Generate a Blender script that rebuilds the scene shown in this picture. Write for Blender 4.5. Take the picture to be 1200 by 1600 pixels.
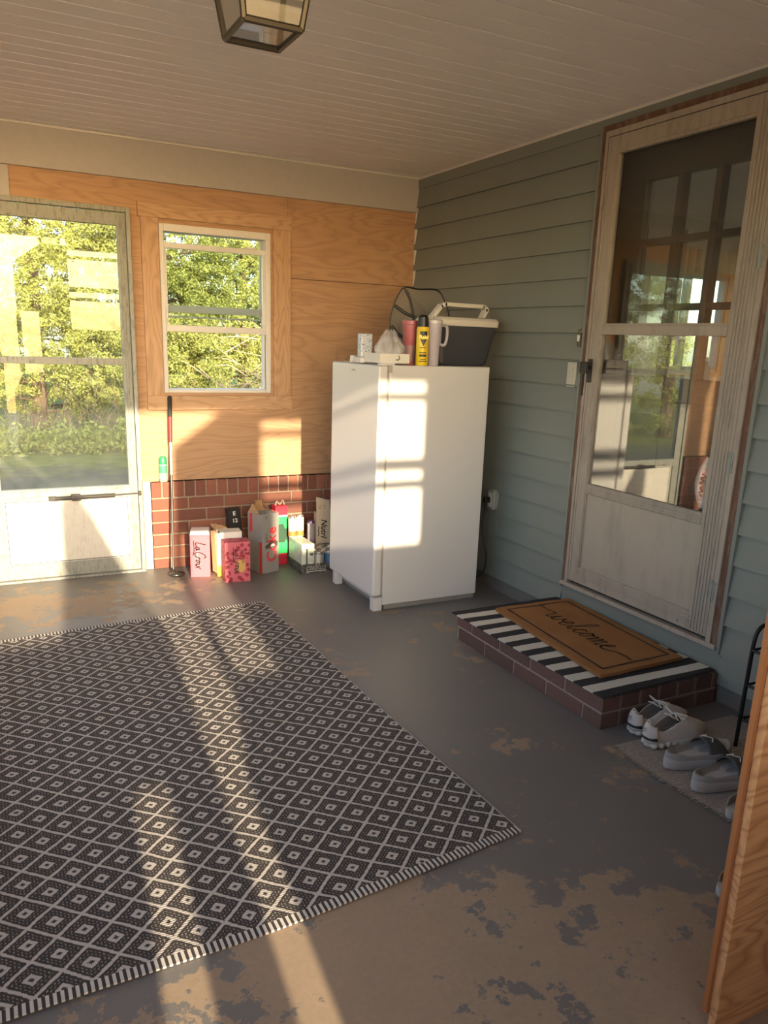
import bpy, bmesh, math, random
import numpy as np
from mathutils import Vector, Matrix
random.seed(7); rng = np.random.default_rng(7)
for o in list(bpy.data.objects): bpy.data.objects.remove(o)
SC = bpy.context.scene; COL = SC.collection

# ---------------------------------------------------------------- camera, light, exposure
def make_camera():
    f, yaw, pit, roll = 1236.345, .482607, -.258959, .035634
    fw = Vector((math.sin(yaw)*math.cos(pit), math.cos(yaw)*math.cos(pit), math.sin(pit)))
    r = Vector((math.cos(yaw), -math.sin(yaw), 0)); u = r.cross(fw)
    r2 = math.cos(roll)*r + math.sin(roll)*u; u2 = -math.sin(roll)*r + math.cos(roll)*u
    cd = bpy.data.cameras.new('camera'); co = bpy.data.objects.new('camera', cd); COL.objects.link(co)
    m = Matrix((r2, u2, -fw)).transposed().to_4x4(); m.translation = Vector((-2.6617, -4.85559, 1.41584))
    co.matrix_world = m
    cd.sensor_fit = 'VERTICAL'; cd.sensor_height = 36; cd.lens = f*36/1600
    cd.shift_x = -8.117/1600; cd.shift_y = 60.19/1600; cd.clip_start = .02; cd.clip_end = 300
    SC.camera = co
make_camera()
SX, SK = .10, .26                                   # sun travel direction (SX, 1, -SK)
def make_light():
    sd = bpy.data.lights.new('sun', 'SUN'); so = bpy.data.objects.new('sun', sd); COL.objects.link(so)
    so.rotation_euler = Vector((SX, 1, -SK)).to_track_quat('-Z', 'Y').to_euler()
    so.location = (-3, -12, 8)
    sd.energy = 9.5; sd.angle = math.radians(.75); sd.color = (1, .82, .56)
    w = bpy.data.worlds.new('world'); SC.world = w; w.use_nodes = True
    nt = w.node_tree; bg = nt.nodes['Background']
    sky = nt.nodes.new('ShaderNodeTexSky'); sky.sky_type = 'NISHITA'; sky.sun_disc = False
    sky.sun_elevation = math.radians(16); sky.sun_rotation = math.radians(186)
    sky.air_density = 1.0; sky.dust_density = 1.5; sky.ozone_density = 1.0
    nt.links.new(sky.outputs[0], bg.inputs[0]); bg.inputs[1].default_value = .62
make_light()
SC.view_settings.view_transform = 'Standard'; SC.view_settings.look = 'None'
SC.view_settings.exposure = 0.70; SC.view_settings.gamma = 1; SC.view_settings.use_curve_mapping = False

# ---------------------------------------------------------------- helpers
def lin(c):
    if isinstance(c, str): c = [int(c[i:i+2], 16) for i in (0, 2, 4)]
    return tuple(((v/255)/12.92 if v/255 <= .04045 else ((v/255+.055)/1.055)**2.4) for v in c) + (1,)
class NT:
    def __init__(s, name):
        s.m = bpy.data.materials.new(name); s.m.use_nodes = True; s.t = s.m.node_tree; s.n = s.t.nodes
        s.b = s.n['Principled BSDF']; s.out = s.n['Material Output']
    def a(s, kind, **k):
        x = s.n.new('ShaderNode'+kind)
        for q, v in k.items(): setattr(x, q, v)
        return x
    def l(s, a, b): s.t.links.new(a, b)
    def coord(s, scale=(1, 1, 1), loc=(0, 0, 0), rot=(0, 0, 0)):
        c = s.a('TexCoord'); m = s.a('Mapping'); s.l(c.outputs['Object'], m.inputs[0])
        m.inputs['Scale'].default_value = scale; m.inputs['Location'].default_value = loc; m.inputs['Rotation'].default_value = rot
        return m.outputs[0]
    def noise(s, vec, scale, detail=4, rough=.5, dist=0, out=0):
        n = s.a('TexNoise'); s.l(vec, n.inputs['Vector']); n.inputs['Scale'].default_value = scale
        n.inputs['Detail'].default_value = detail; n.inputs['Roughness'].default_value = rough; n.inputs['Distortion'].default_value = dist
        return n.outputs[out]
    def math(s, op, a, b=None, c=None, clamp=False):
        m = s.a('Math', operation=op, use_clamp=clamp)
        for i, v in enumerate((a, b, c)):
            if v is None: continue
            if isinstance(v, (int, float)): m.inputs[i].default_value = v
            else: s.l(v, m.inputs[i])
        return m.outputs[0]
    def ramp(s, fac, stops, interp='LINEAR'):
        r = s.a('ValToRGB'); s.l(fac, r.inputs[0]); cr = r.color_ramp; cr.interpolation = interp
        while len(cr.elements) < len(stops): cr.elements.new(.5)
        for e, (p, c) in zip(cr.elements, stops): e.position = p; e.color = c if len(c) == 4 else tuple(c)+(1,)
        return r.outputs[0]
    def mix(s, fac, a, b, mode='MIX'):
        m = s.a('Mix', data_type='RGBA', blend_type=mode)
        if isinstance(fac, (int, float)): m.inputs[0].default_value = fac
        else: s.l(fac, m.inputs[0])
        for i, v in ((6, a), (7, b)):
            if isinstance(v, tuple): m.inputs[i].default_value = v
            else: s.l(v, m.inputs[i])
        return m.outputs[2]
    def bump(s, h, strength=.3, dist=.01):
        b = s.a('Bump'); b.inputs['Strength'].default_value = strength; b.inputs['Distance'].default_value = dist
        s.l(h, b.inputs['Height']); s.l(b.outputs[0], s.b.inputs['Normal'])
    def col(s, c):
        if isinstance(c, tuple): s.b.inputs['Base Color'].default_value = c
        else: s.l(c, s.b.inputs['Base Color'])
    def set(s, rough=.5, metal=0, spec=.5, **k):
        s.b.inputs['Roughness'].default_value = rough; s.b.inputs['Metallic'].default_value = metal
        s.b.inputs['Specular IOR Level'].default_value = spec
        for q, v in k.items(): s.b.inputs[q.replace('_', ' ')].default_value = v
        return s.m
BW = lambda v: (v, v, v, 1)
_pm = {}
def plain(hexc, rough=.5, metal=0, var=.06, spec=.5, scale=30):
    key = (hexc, rough, metal, var)
    if key in _pm: return _pm[key]
    t = NT('paint_'+hexc); c = lin(hexc); v = t.coord()
    n = t.noise(v, scale, 3)
    d = tuple(x*(1-var*2) for x in c[:3])+(1,)
    t.col(t.mix(n, c, d)); _pm[key] = t.set(rough, metal, spec); return _pm[key]

def wood(name, c1, c2, c3, grain='x', fine=1.0, rough=.55, knots=True, off=0, con=.75, rot=0):
    """peeled plywood: long wandering cathedral figure along one axis"""
    t = NT(name)
    sc = {'x': (.55, 3.4, 3.4), 'z': (3.4, 3.4, .55)}[grain]
    v = t.coord(tuple(a*fine for a in sc), (off, off*.7, off*1.3), (0, rot, 0))
    big = t.noise(v, 1.15, 3, .5, .5)
    w = t.math('FRACT', t.math('MULTIPLY', big, 17))
    line = t.math('POWER', t.math('ABSOLUTE', t.math('SUBTRACT', w, .5)), 2.2)
    line = t.math('MULTIPLY', line, 4.5, clamp=True)
    v2 = t.coord({'x': (3, 120, 120), 'z': (120, 120, 3)}[grain])
    fib = t.noise(v2, 1, 5, .6)
    patch = t.noise(t.coord(), 1.6, 3)
    base = t.mix(patch, lin(c1), lin(c2))
    fac = t.math('MULTIPLY', line, con)
    c = t.mix(fac, base, lin(c3))
    c = t.mix(t.math('MULTIPLY', t.math('SUBTRACT', fib, .38), .9, clamp=True), c, lin(c3))
    if knots:
        vo = t.a('TexVoronoi'); t.l(t.coord({'x': (1.1, 2.3, 2.3), 'z': (2.3, 2.3, 1.1)}[grain], (off+.3, 0, off)), vo.inputs['Vector'])
        vo.inputs['Scale'].default_value = 1.3
        k = t.math('SUBTRACT', 1, t.math('MULTIPLY', vo.outputs['Distance'], 16), clamp=True)
        c = t.mix(k, c, lin('6b3f22'))
    t.col(c); t.bump(fib, .12, .002)
    return t.set(rough, 0, .35)

def wm(o):
    m = o.matrix_basis.copy()
    while o.parent: o = o.parent; m = o.matrix_basis @ m
    return m
class MB:
    def __init__(s): s.v = []; s.f = []; s.mi = []
    def add(s, vs, fs, mi=0):
        n = len(s.v); s.v += [tuple(p) for p in vs]; s.f += [tuple(i+n for i in f) for f in fs]; s.mi += [mi]*len(fs); return s
    def box(s, x0, x1, y0, y1, z0, z1, mi=0, M=None):
        x0, x1 = min(x0, x1), max(x0, x1); y0, y1 = min(y0, y1), max(y0, y1); z0, z1 = min(z0, z1), max(z0, z1)
        vs = [Vector(p) for p in ((x0,y0,z0),(x1,y0,z0),(x1,y1,z0),(x0,y1,z0),(x0,y0,z1),(x1,y0,z1),(x1,y1,z1),(x0,y1,z1))]
        if M: vs = [M @ p for p in vs]
        return s.add(vs, [(0,3,2,1),(4,5,6,7),(0,1,5,4),(1,2,6,5),(2,3,7,6),(3,0,4,7)], mi)
    def prism(s, poly, axis, a, b, mi=0):
        """poly: 2D points; axis 'x': (y,z), 'y': (x,z), 'z': (x,y)"""
        def P(p, t): return {'x': (t, p[0], p[1]), 'y': (p[0], t, p[1]), 'z': (p[0], p[1], t)}[axis]
        n = len(poly); vs = [P(p, a) for p in poly]+[P(p, b) for p in poly]
        return s.add(vs, [tuple(range(n))[::-1], tuple(range(n, 2*n))]+[(i, (i+1)%n, n+(i+1)%n, n+i) for i in range(n)], mi)
    def tube(s, pts, r, n=10, mi=0, closed=False, caps=True):
        pts = [Vector(p) for p in pts]; N = len(pts); rr = r if isinstance(r, (list, tuple)) else [r]*N
        base = len(s.v); prev = None; fs = []
        for i, p in enumerate(pts):
            a = pts[(i-1) % N] if (closed or i) else p; b = pts[(i+1) % N] if (closed or i < N-1) else p
            d = (b-a).normalized()
            if prev is None: q = d.orthogonal().normalized()
            else: q = (prev-d*prev.dot(d)).normalized()
            prev = q; w = d.cross(q)
            for k in range(n):
                t = 2*math.pi*k/n; s.v.append(tuple(p+(q*math.cos(t)+w*math.sin(t))*rr[i]))
        M_ = N if closed else N-1
        for i in range(M_):
            for k in range(n):
                j = (i+1) % N; fs.append((base+i*n+k, base+i*n+(k+1)%n, base+j*n+(k+1)%n, base+j*n+k))
        if caps and not closed:
            fs.append(tuple(base+k for k in range(n))[::-1]); fs.append(tuple(base+(N-1)*n+k for k in range(n)))
        s.f += fs; s.mi += [mi]*len(fs); return s
    def lathe(s, prof, c=(0, 0, 0), n=32, mi=0, M=None):
        base = len(s.v); fs = []
        for r, z in prof:
            for k in range(n):
                t = 2*math.pi*k/n; p = Vector((c[0]+r*math.cos(t), c[1]+r*math.sin(t), c[2]+z))
                s.v.append(tuple(M @ p if M else p))
        for i in range(len(prof)-1):
            for k in range(n): fs.append((base+i*n+k, base+i*n+(k+1)%n, base+(i+1)*n+(k+1)%n, base+(i+1)*n+k))
        if prof[0][0] > 1e-4: fs.append(tuple(base+k for k in range(n))[::-1])
        if prof[-1][0] > 1e-4: fs.append(tuple(base+(len(prof)-1)*n+k for k in range(n)))
        s.f += fs; s.mi += [mi]*len(fs); return s
    def grid(s, P, mask=None, mi=0):
        R, C_ = len(P), len(P[0]); base = len(s.v)
        for row in P: s.v += [tuple(p) for p in row]
        for i in range(R-1):
            for j in range(C_-1):
                if mask and not mask(i, j): continue
                s.f.append((base+i*C_+j, base+i*C_+j+1, base+(i+1)*C_+j+1, base+(i+1)*C_+j)); s.mi.append(mi)
        return s
    def ribbon(s, pts, w, O, U, V, h=.0006, mi=0):
        """flat pen stroke on a plane: pts 2D; O origin, U V unit vectors"""
        O, U, V = Vector(O), Vector(U), Vector(V); Nn = U.cross(V).normalized()
        def P(p): return O+U*p[0]+V*p[1]+Nn*h
        pts = [Vector((p[0], p[1])) for p in pts]
        for i in range(len(pts)-1):
            a, b = pts[i], pts[i+1]; d = (b-a)
            if d.length < 1e-7: continue
            d.normalize(); n = Vector((-d.y, d.x))*w/2; e = d*w*.3
            s.add([P(a-e+n), P(a-e-n), P(b+e-n), P(b+e+n)], [(0, 1, 2, 3)], mi)
        return s
    def build(s, name, mats, parent=None, bevel=0, smooth=False, seg=2, world=True, solid=0, sub=0):
        me = bpy.data.meshes.new(name); v = s.v
        if parent is not None and world:
            im = wm(parent).inverted(); v = [tuple(im @ Vector(p)) for p in v]
        me.from_pydata(v, [], s.f); 
        if not isinstance(mats, (list, tuple)): mats = [mats]
        for m in mats: me.materials.append(m)
        me.polygons.foreach_set('material_index', s.mi)
        o = bpy.data.objects.new(name, me); COL.objects.link(o)
        bm = bmesh.new(); bm.from_mesh(me); bmesh.ops.recalc_face_normals(bm, faces=bm.faces); bm.to_mesh(me); bm.free()
        if smooth:
            me.polygons.foreach_set('use_smooth', [True]*len(me.polygons))
            if smooth == 'auto': me.set_sharp_from_angle(angle=math.radians(38))
        if parent is not None: o.parent = parent
        if solid: m = o.modifiers.new('solid', 'SOLIDIFY'); m.thickness = solid; m.offset = -1
        if bevel: m = o.modifiers.new('bevel', 'BEVEL'); m.width = bevel; m.segments = seg; m.limit_method = 'ANGLE'; m.angle_limit = math.radians(40)
        if sub: m = o.modifiers.new('sub', 'SUBSURF'); m.levels = sub; m.render_levels = sub
        return o
def thing(name, label, cat, loc=(0, 0, 0), rz=0, group=None, kind=None):
    o = bpy.data.objects.new(name, None); COL.objects.link(o); o.location = loc; o.rotation_euler = (0, 0, rz)
    o.empty_display_size = .05
    o.matrix_basis = Matrix.Translation(loc) @ Matrix.Rotation(rz, 4, 'Z')
    return tag(o, label, cat, group, kind)
def tag(o, label=None, cat=None, group=None, kind=None):
    if label: o['label'] = label
    if cat: o['category'] = cat
    if group: o['group'] = group
    if kind: o['kind'] = kind
    return o
def lab(o, l): o['label'] = l; return o
def copy_tree(o, parent=None):
    c = o.copy(); COL.objects.link(c)
    if parent: c.parent = parent
    for ch in list(o.children): copy_tree(ch, c)
    return c
def smoothline(pts, k=6):
    P = [Vector(p) for p in pts]; out = []
    P = [P[0]*2-P[1]]+P+[P[-1]*2-P[-2]]
    for i in range(1, len(P)-2):
        a, b, c, d = P[i-1:i+3]
        for j in range(k):
            t = j/k; out.append(.5*((2*b)+(c-a)*t+(2*a-5*b+4*c-d)*t*t+(3*b-a-3*c+d)*t**3))
    out.append(P[-2]); return out
def text_mesh(name, body, size, O, U, V, mat, parent=None, h=.0008, sx=1, bold=0, shear=0, align='CENTER', world=True):
    cu = bpy.data.curves.new(name, 'FONT'); cu.body = body; cu.size = size; cu.align_x = align; cu.align_y = 'CENTER'
    cu.offset = bold; cu.shear = shear; cu.resolution_u = 3
    to = bpy.data.objects.new('t', cu); COL.objects.link(to); bpy.context.view_layer.update()
    me = bpy.data.meshes.new_from_object(to.evaluated_get(bpy.context.evaluated_depsgraph_get()))
    bpy.data.objects.remove(to)
    O, U, V = Vector(O), Vector(U).normalized(), Vector(V).normalized(); N = U.cross(V)
    im = wm(parent).inverted() if (parent is not None and world) else Matrix()
    for v in me.vertices: v.co = im @ (O+U*v.co.x*sx+V*v.co.y+N*h)
    me.name = name; me.materials.clear(); me.materials.append(mat)
    o = bpy.data.objects.new(name, me); COL.objects.link(o)
    if parent is not None: o.parent = parent
    return o

# ---------------------------------------------------------------- materials
def floor_mat():
    t = NT('worn_painted_concrete'); v = t.coord()
    n1 = t.noise(v, 1.7, 9, .66, .25); n2 = t.noise(v, 9, 8, .72); n3 = t.noise(v, 60, 4, .6)
    sep = t.a('SeparateXYZ'); t.l(v, sep.inputs[0])
    def blob(x, y, rx, ry, s):
        a = t.math('DIVIDE', t.math('SUBTRACT', sep.outputs[0], x), rx); b = t.math('DIVIDE', t.math('SUBTRACT', sep.outputs[1], y), ry)
        d = t.math('SQRT', t.math('ADD', t.math('MULTIPLY', a, a), t.math('MULTIPLY', b, b)))
        return t.math('MULTIPLY', t.math('SUBTRACT', 1, d, clamp=True), s)
    w = None
    for q in [(-1.95, -3.95, 1.3, 1.2, .66), (-1.4, -3.55, .62, .45, .36), (-1.05, -3.3, .3, .35, .16), (-2.4, -.5, .95, .5, .42), (-1.7, -.45, .5, .35, .30),
              (-1.35, -1.25, .28, .5, .2), (-1.0, -1.3, .35, .2, .17), (-1.25, -1.75, .22, .5, .25), (-1.0, -2.75, .18, .16, .3), (-.35, -1.5, .45, .2, .3), (-.68, -2.0, .15, .25, .14), (-.85, -3.15, .16, .14, .26), (-3, -4.4, .9, .7, .3)]:
        b = blob(*q); w = b if w is None else t.math('MAXIMUM', w, b)
    s = t.math('ADD', t.math('ADD', t.math('MULTIPLY', t.math('SUBTRACT', n1, .5), 1.15), t.math('MULTIPLY', t.math('SUBTRACT', n2, .5), 1.5)), t.math('MULTIPLY', w, .85))
    mask = t.ramp(s, [(.20, BW(0)), (.225, BW(1))])
    speck = t.ramp(t.math('ADD', n2, t.math('MULTIPLY', n1, .25)), [(.80, BW(0)), (.82, BW(1))])
    mask = t.math('MAXIMUM', mask, speck)
    paint = t.mix(t.noise(v, 1.2, 3), lin('73706d'), lin('625d59'))
    conc = t.mix(n2, lin('ab947a'), lin('8c7965'))
    conc = t.mix(t.math('MULTIPLY', n3, .5), conc, lin('6d6052'))
    t.col(t.mix(mask, paint, conc))
    t.b.inputs['Specular IOR Level'].default_value = .5
    r = t.math('ADD', t.math('MULTIPLY', mask, .25), .5); t.l(r, t.b.inputs['Roughness'])
    t.bump(t.math('ADD', t.math('MULTIPLY', n3, .4), t.math('MULTIPLY', mask, -.5)), .35, .003); return t.m
def brick_mat(name, cs, rough=.85):
    t = NT(name); g = t.a('NewGeometry'); r = g.outputs['Random Per Island']
    st = [(i/(len(cs)-1), lin(c)) for i, c in enumerate(cs)]
    c = t.ramp(r, st); v = t.coord(); n = t.noise(v, 45, 5, .65)
    c = t.mix(t.math('MULTIPLY', n, .45), c, lin('4a3029')); t.col(c); t.bump(t.noise(v, 120, 4), .5, .003); return t.set(rough, 0, .3)
def mortar_mat(c='a2917c'):
    t = NT('mortar'); v = t.coord(); n = t.noise(v, 70, 5, .6); t.col(t.mix(n, lin(c), lin('7c6a5a'))); t.bump(n, .6, .004); return t.set(.95, 0, .2)
def siding_mat():
    t = NT('grey_green_siding'); v = t.coord(); n = t.noise(v, 3, 4); f = t.noise(t.coord((4, 4, 90)), 2, 4)
    c = t.mix(n, lin('7d8079'), lin('72766f')); c = t.mix(t.math('MULTIPLY', f, .2), c, lin('646863')); t.col(c); t.bump(f, .05, .002); return t.set(.55, 0, .4)
def ceiling_mat():
    t = NT('off_white_ceiling_vinyl'); v = t.coord(); n = t.noise(v, 1.1, 3); t.col(t.mix(n, lin('f0ebe5'), lin('e8e2dc'))); return t.set(.5, 0, .4)
def chalk_metal(name, c1, c2, c3, grime=.5, sc=14):
    t = NT(name); v = t.coord((1, 1, .25)); n = t.noise(v, sc*2.2, 7, .7); n2 = t.noise(t.coord(), 4, 4)
    s = t.ramp(n, [(.5, BW(0)), (.68, BW(grime))]); c = t.mix(n2, lin(c1), lin(c2)); t.col(t.mix(s, c, lin(c3))); t.bump(n, .2, .001); return t.set(.6, 0, .4)
def glass_mat(name, refl=.12, tint=(.93, .96, .95, 1), dirt=.0):
    t = NT(name); t.n.remove(t.b)
    tr = t.a('BsdfTransparent'); tr.inputs[0].default_value = tint
    gl = t.a('BsdfGlossy'); gl.inputs['Roughness'].default_value = .0; gl.inputs[0].default_value = (1, 1, 1, 1)
    ge = t.a('NewGeometry'); dp = t.a('VectorMath', operation='DOT_PRODUCT'); t.l(ge.outputs['Incoming'], dp.inputs[0]); t.l(ge.outputs['Normal'], dp.inputs[1])
    c = t.math('SUBTRACT', 1, t.math('ABSOLUTE', dp.outputs['Value']), clamp=True)
    f = t.math('ADD', t.math('MULTIPLY', t.math('POWER', c, 5), .9), refl+.035, clamp=True)
    mx = t.a('MixShader'); t.l(f, mx.inputs[0]); t.l(tr.outputs[0], mx.inputs[1]); t.l(gl.outputs[0], mx.inputs[2])
    last = mx.outputs[0]
    if dirt:
        df = t.a('BsdfDiffuse'); df.inputs[0].default_value = (.8, .77, .7, 1)
        n = t.noise(t.coord(), 5, 5, .6); m2 = t.a('MixShader'); t.l(t.math('MULTIPLY', n, dirt*2), m2.inputs[0]); t.l(last, m2.inputs[1]); t.l(df.outputs[0], m2.inputs[2]); last = m2.outputs[0]
    t.l(last, t.out.inputs[0]); return t.m
def film_mat(name, col=(.9, .9, .92, 1), op=.25):
    t = NT(name); t.n.remove(t.b)
    tr = t.a('BsdfTransparent'); gl = t.a('BsdfGlossy'); gl.inputs['Roughness'].default_value = .18
    df = t.a('BsdfDiffuse'); df.inputs[0].default_value = col
    m1 = t.a('MixShader'); m1.inputs[0].default_value = .4; t.l(df.outputs[0], m1.inputs[1]); t.l(gl.outputs[0], m1.inputs[2])
    m2 = t.a('MixShader'); m2.inputs[0].default_value = op; t.l(tr.outputs[0], m2.inputs[1]); t.l(m1.outputs[0], m2.inputs[2]); t.l(m2.outputs[0], t.out.inputs[0]); return t.m
M = dict(
    floor=floor_mat(), siding=siding_mat(), ceiling=ceiling_mat(),
    ply=wood('plywood_wall', 'b4906f', 'a68162', '896750', 'x', con=.5),
    ply2=wood('pine_casing', 'bc9a7a', 'b08d6d', '967456', 'x', 1.4, off=3.1, knots=False),
    ply2v=wood('pine_casing_upright', 'bc9a7a', 'b08d6d', '967456', 'z', 1.4, off=5.3, knots=False),
    ply3=wood('plywood_partition', 'dda774', 'd09a66', 'a4683c', 'x', 1.3, off=8.2, knots=False, rot=.35),
    brickA=brick_mat('red_brick', ['7c4e41', '93594a', '6e493f', '9f6650', '75493d', '8a5646']),
    brickB=brick_mat('dark_brown_brick', ['5f4b45', '6b544c', '58463f', '72574e', '644e47']),
    mortar=mortar_mat(), mortarB=mortar_mat('a5968b'),
    white=plain('cfcbc4', .35), vinyl=plain('cfcdca', .4), beam=plain('a8a4a2', .55),
    alu=chalk_metal('chalky_off_white_aluminium', 'a3978a', '94887b', '6c6056', .4),
    alugrey=chalk_metal('weathered_grey_aluminium', '999a92', '888982', '55564f', .8, 30),
    panelR=chalk_metal('stained_white_panel', 'a69a8c', '988c7f', '7c746b', .4, 4),
    panelL=chalk_metal('peeling_white_panel', 'd9d5cb', 'cbc6ba', '9f9b92', .4, 30),
    oldwood=chalk_metal('peeling_brown_wood', '6a4a38', '54392c', '9a8a7a', .5, 10),
    black=plain('1a1918', .4), rubber=plain('24221f', .7), dark=plain('33302c', .5), iron=plain('1d1b1a', .45, .4),
    bronze=plain('3d382f', .45, .5), steel=plain('9a9a98', .25, .9),
    frz=plain('cbc8c5', .28, 0, .01), gasket=plain('a6a29a', .6),
    glassR=glass_mat('storm_door_glass', .07), glassU=glass_mat('storm_door_upper_glass', .0), glassL=glass_mat('left_door_glass', -.018, dirt=.025), glassW=glass_mat('window_glass', .02),
    glassK=glass_mat('inner_door_glass', .07), lampglass=glass_mat('lantern_glass', -.02, (.72, .72, .70, 1), .06),
    film=film_mat('clear_plastic_film'), card=plain('b08d64', .85), cardw=plain('d8d5cd', .6),
    grass=plain('6f8a3c', .9, 0, .3, scale=6), bark=plain('6d5a48', .9, 0, .3, scale=12))

# ---------------------------------------------------------------- the setting
H = 2.43; XL = -3.25; YF = -5.3
def structure(o, label): return tag(o, label, None, None, 'structure')
structure(MB().box(XL, .0, YF, .0, -.1, 0).build('floor', M['floor']), 'worn grey painted concrete porch floor with tan bare patches')
# ceiling: narrow vinyl boards running along x with small grooves
def ceiling():
    m = MB(); y = 0.0; i = 0
    P = []
    while y > YF-.3:
        w = .105; g = .008 if i % 3 else .012
        P += [(y, H), (y-w+g, H), (y-w+g*.7, H+.008), (y-w+g*.3, H+.008)]
        y -= w; i += 1
    P.append((y, H)); P = P+[(y, H+.12), (0, H+.12)]
    m.prism(P, 'x', XL-.1, 0.0)
    structure(m.build('ceiling', M['ceiling']), 'off white narrow board porch ceiling')
ceiling()
def wall_back():
    m = MB(); t = .09
    D = (-2.67, -1.82, 2.07); W = (-1.66, -1.0, 1.073, 2.013); K = .545
    for a in ((XL, D[0], K, 1.765), (XL, D[0], 1.768, H), (D[0], D[1], D[2], H), (D[1], W[0], 0.0, H), (W[0], W[1], K, W[2]), (W[0], W[1], W[3], H), (W[1], -.889, K, H), (-.889, 0, K, 1.764), (-.887, 0, 1.767, H)):
        m.box(a[0], a[1], 0, t, a[2], a[3])
    o = m.build('wall_back', M['ply']); structure(o, 'raw plywood back wall above a brick base')
    def bricks(x0, x1, par):
        b = MB(); y0, y1 = -.03, .06
        g = .009; z = K-.098
        x = x0
        while x < x1-.01:
            e = min(x+.0675-g, x1); b.box(x, e, y0, y1, z, K-.003); x += .0675
        zz = z-.010; c = 0
        while zz > 0.005:
            z1 = zz; z0 = max(zz-.0655, 0); x = x0-(.115 if c % 2 else 0)
            while x < x1-.01:
                a, e = max(x, x0), min(x+.225-g, x1)
                if e-a > .01: b.box(a, e, y0, y1, z0, z1)
                x += .225
            zz -= .0755; c += 1
        mo = MB().box(x0, x1, y0+.006, y1, 0, K-.003)
        p = b.build('brick_courses', M['brickA'], par, bevel=.003, seg=1); mo.build('mortar', M['mortar'], par)
    bb = thing('wall_back_base', 'low red brick base under the plywood with an upright top course', 'wall', (-.88, 0, 0), kind='structure')
    bricks(-1.765, -.0, bb)
    bc = thing('wall_back_base', 'short piece of red brick base left of the glazed outer door', 'wall', (-2.95, 0, 0), kind='structure')
    bricks(XL, -2.72, bc)
wall_back()
structure(MB().box(XL, -.0, -.022, .0, 2.223, H).build('trim_1', M['beam'], bevel=.002), 'pale painted header board over the plywood')
structure(MB().box(XL, -2.41, -.012, -.0005, 2.04, 2.222).build('trim_2', M['beam'], bevel=.002), 'short pale board end above the left door')
structure(MB().box(-.014, -.0005, -.014, 0, .545, 2.223).build('trim_3', M['white']), 'thin white corner bead between plywood and siding')
structure(MB().box(-.0125, -.0005, YF, -.023, H-.012, H-.0005).box(XL, -.013, -.03, -.0225, H-.01, H-.0005).build('trim_4', M['white']), 'thin white moulding where ceiling meets the walls')
structure(MB().box(-1.812, -1.768, -.02, -.0005, 0.001, .545).build('trim_5', plain('d9d3c4', .6), bevel=.003), 'white painted upright beside the left door at the brick')
# right wall: lapped siding around the entry door
DY0, DY1, DZ0, DZ1 = -1.765, -2.765, .235, 2.39
def wall_right():
    m = MB()
    def laps(y0, y1, za, zb):
        z = .083
        while z < zb:
            a, b = max(z, za), min(z+.1275, zb)
            if b > a: m.prism([(-.019+.018*(a-z)/.1275, a), (-.019+.018*(b-z)/.1275, b), (.03, b), (.03, a)], 'y', y0, y1)
            z += .1275
    laps(DY0+.012, 0, .083, 2.362); laps(YF, DY1-.012, .083, 2.362)
    m.box(.03, .12, DY0, 0, 0, H); m.box(.03, .12, YF, DY1, 0, H); m.box(.0, .12, DY1, DY0, 0, DZ0); m.box(0, .12, DY1, DY0, DZ1, H)
    m.box(-.010, .03, YF, 0, 2.362, H)
    m.box(-.024, .0, DY0+.015, DY0, .21, 2.36); m.box(-.024, .0, DY1, DY1-.017, .21, 2.36)
    m.box(-.004, .0, DY1-.015, DY0+.015, .083, DZ0)
    structure(m.build('wall_right', M['siding']), 'grey green lapped siding house wall')
    structure(MB().box(.002, .03, YF, 0, 0, .083).build('trim_6', plain('6f6a62', .9)), 'low grey foundation strip under the siding')
wall_right()
structure(MB().box(XL-.1, XL, YF, 0.09, 0, .8).box(XL-.1, XL, YF, .09, 2.2, H).box(XL-.1, XL, -.8, .09, .8, 2.2).box(XL-.1, XL, -2.60, -2.3, .8, 2.2).box(XL-.1, XL, YF, -4.4, .8, 2.2).build('wall_left', M['ply2']), 'plywood left porch wall with open window bays')  # side bays are added openings that let sky light onto the porch
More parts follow.
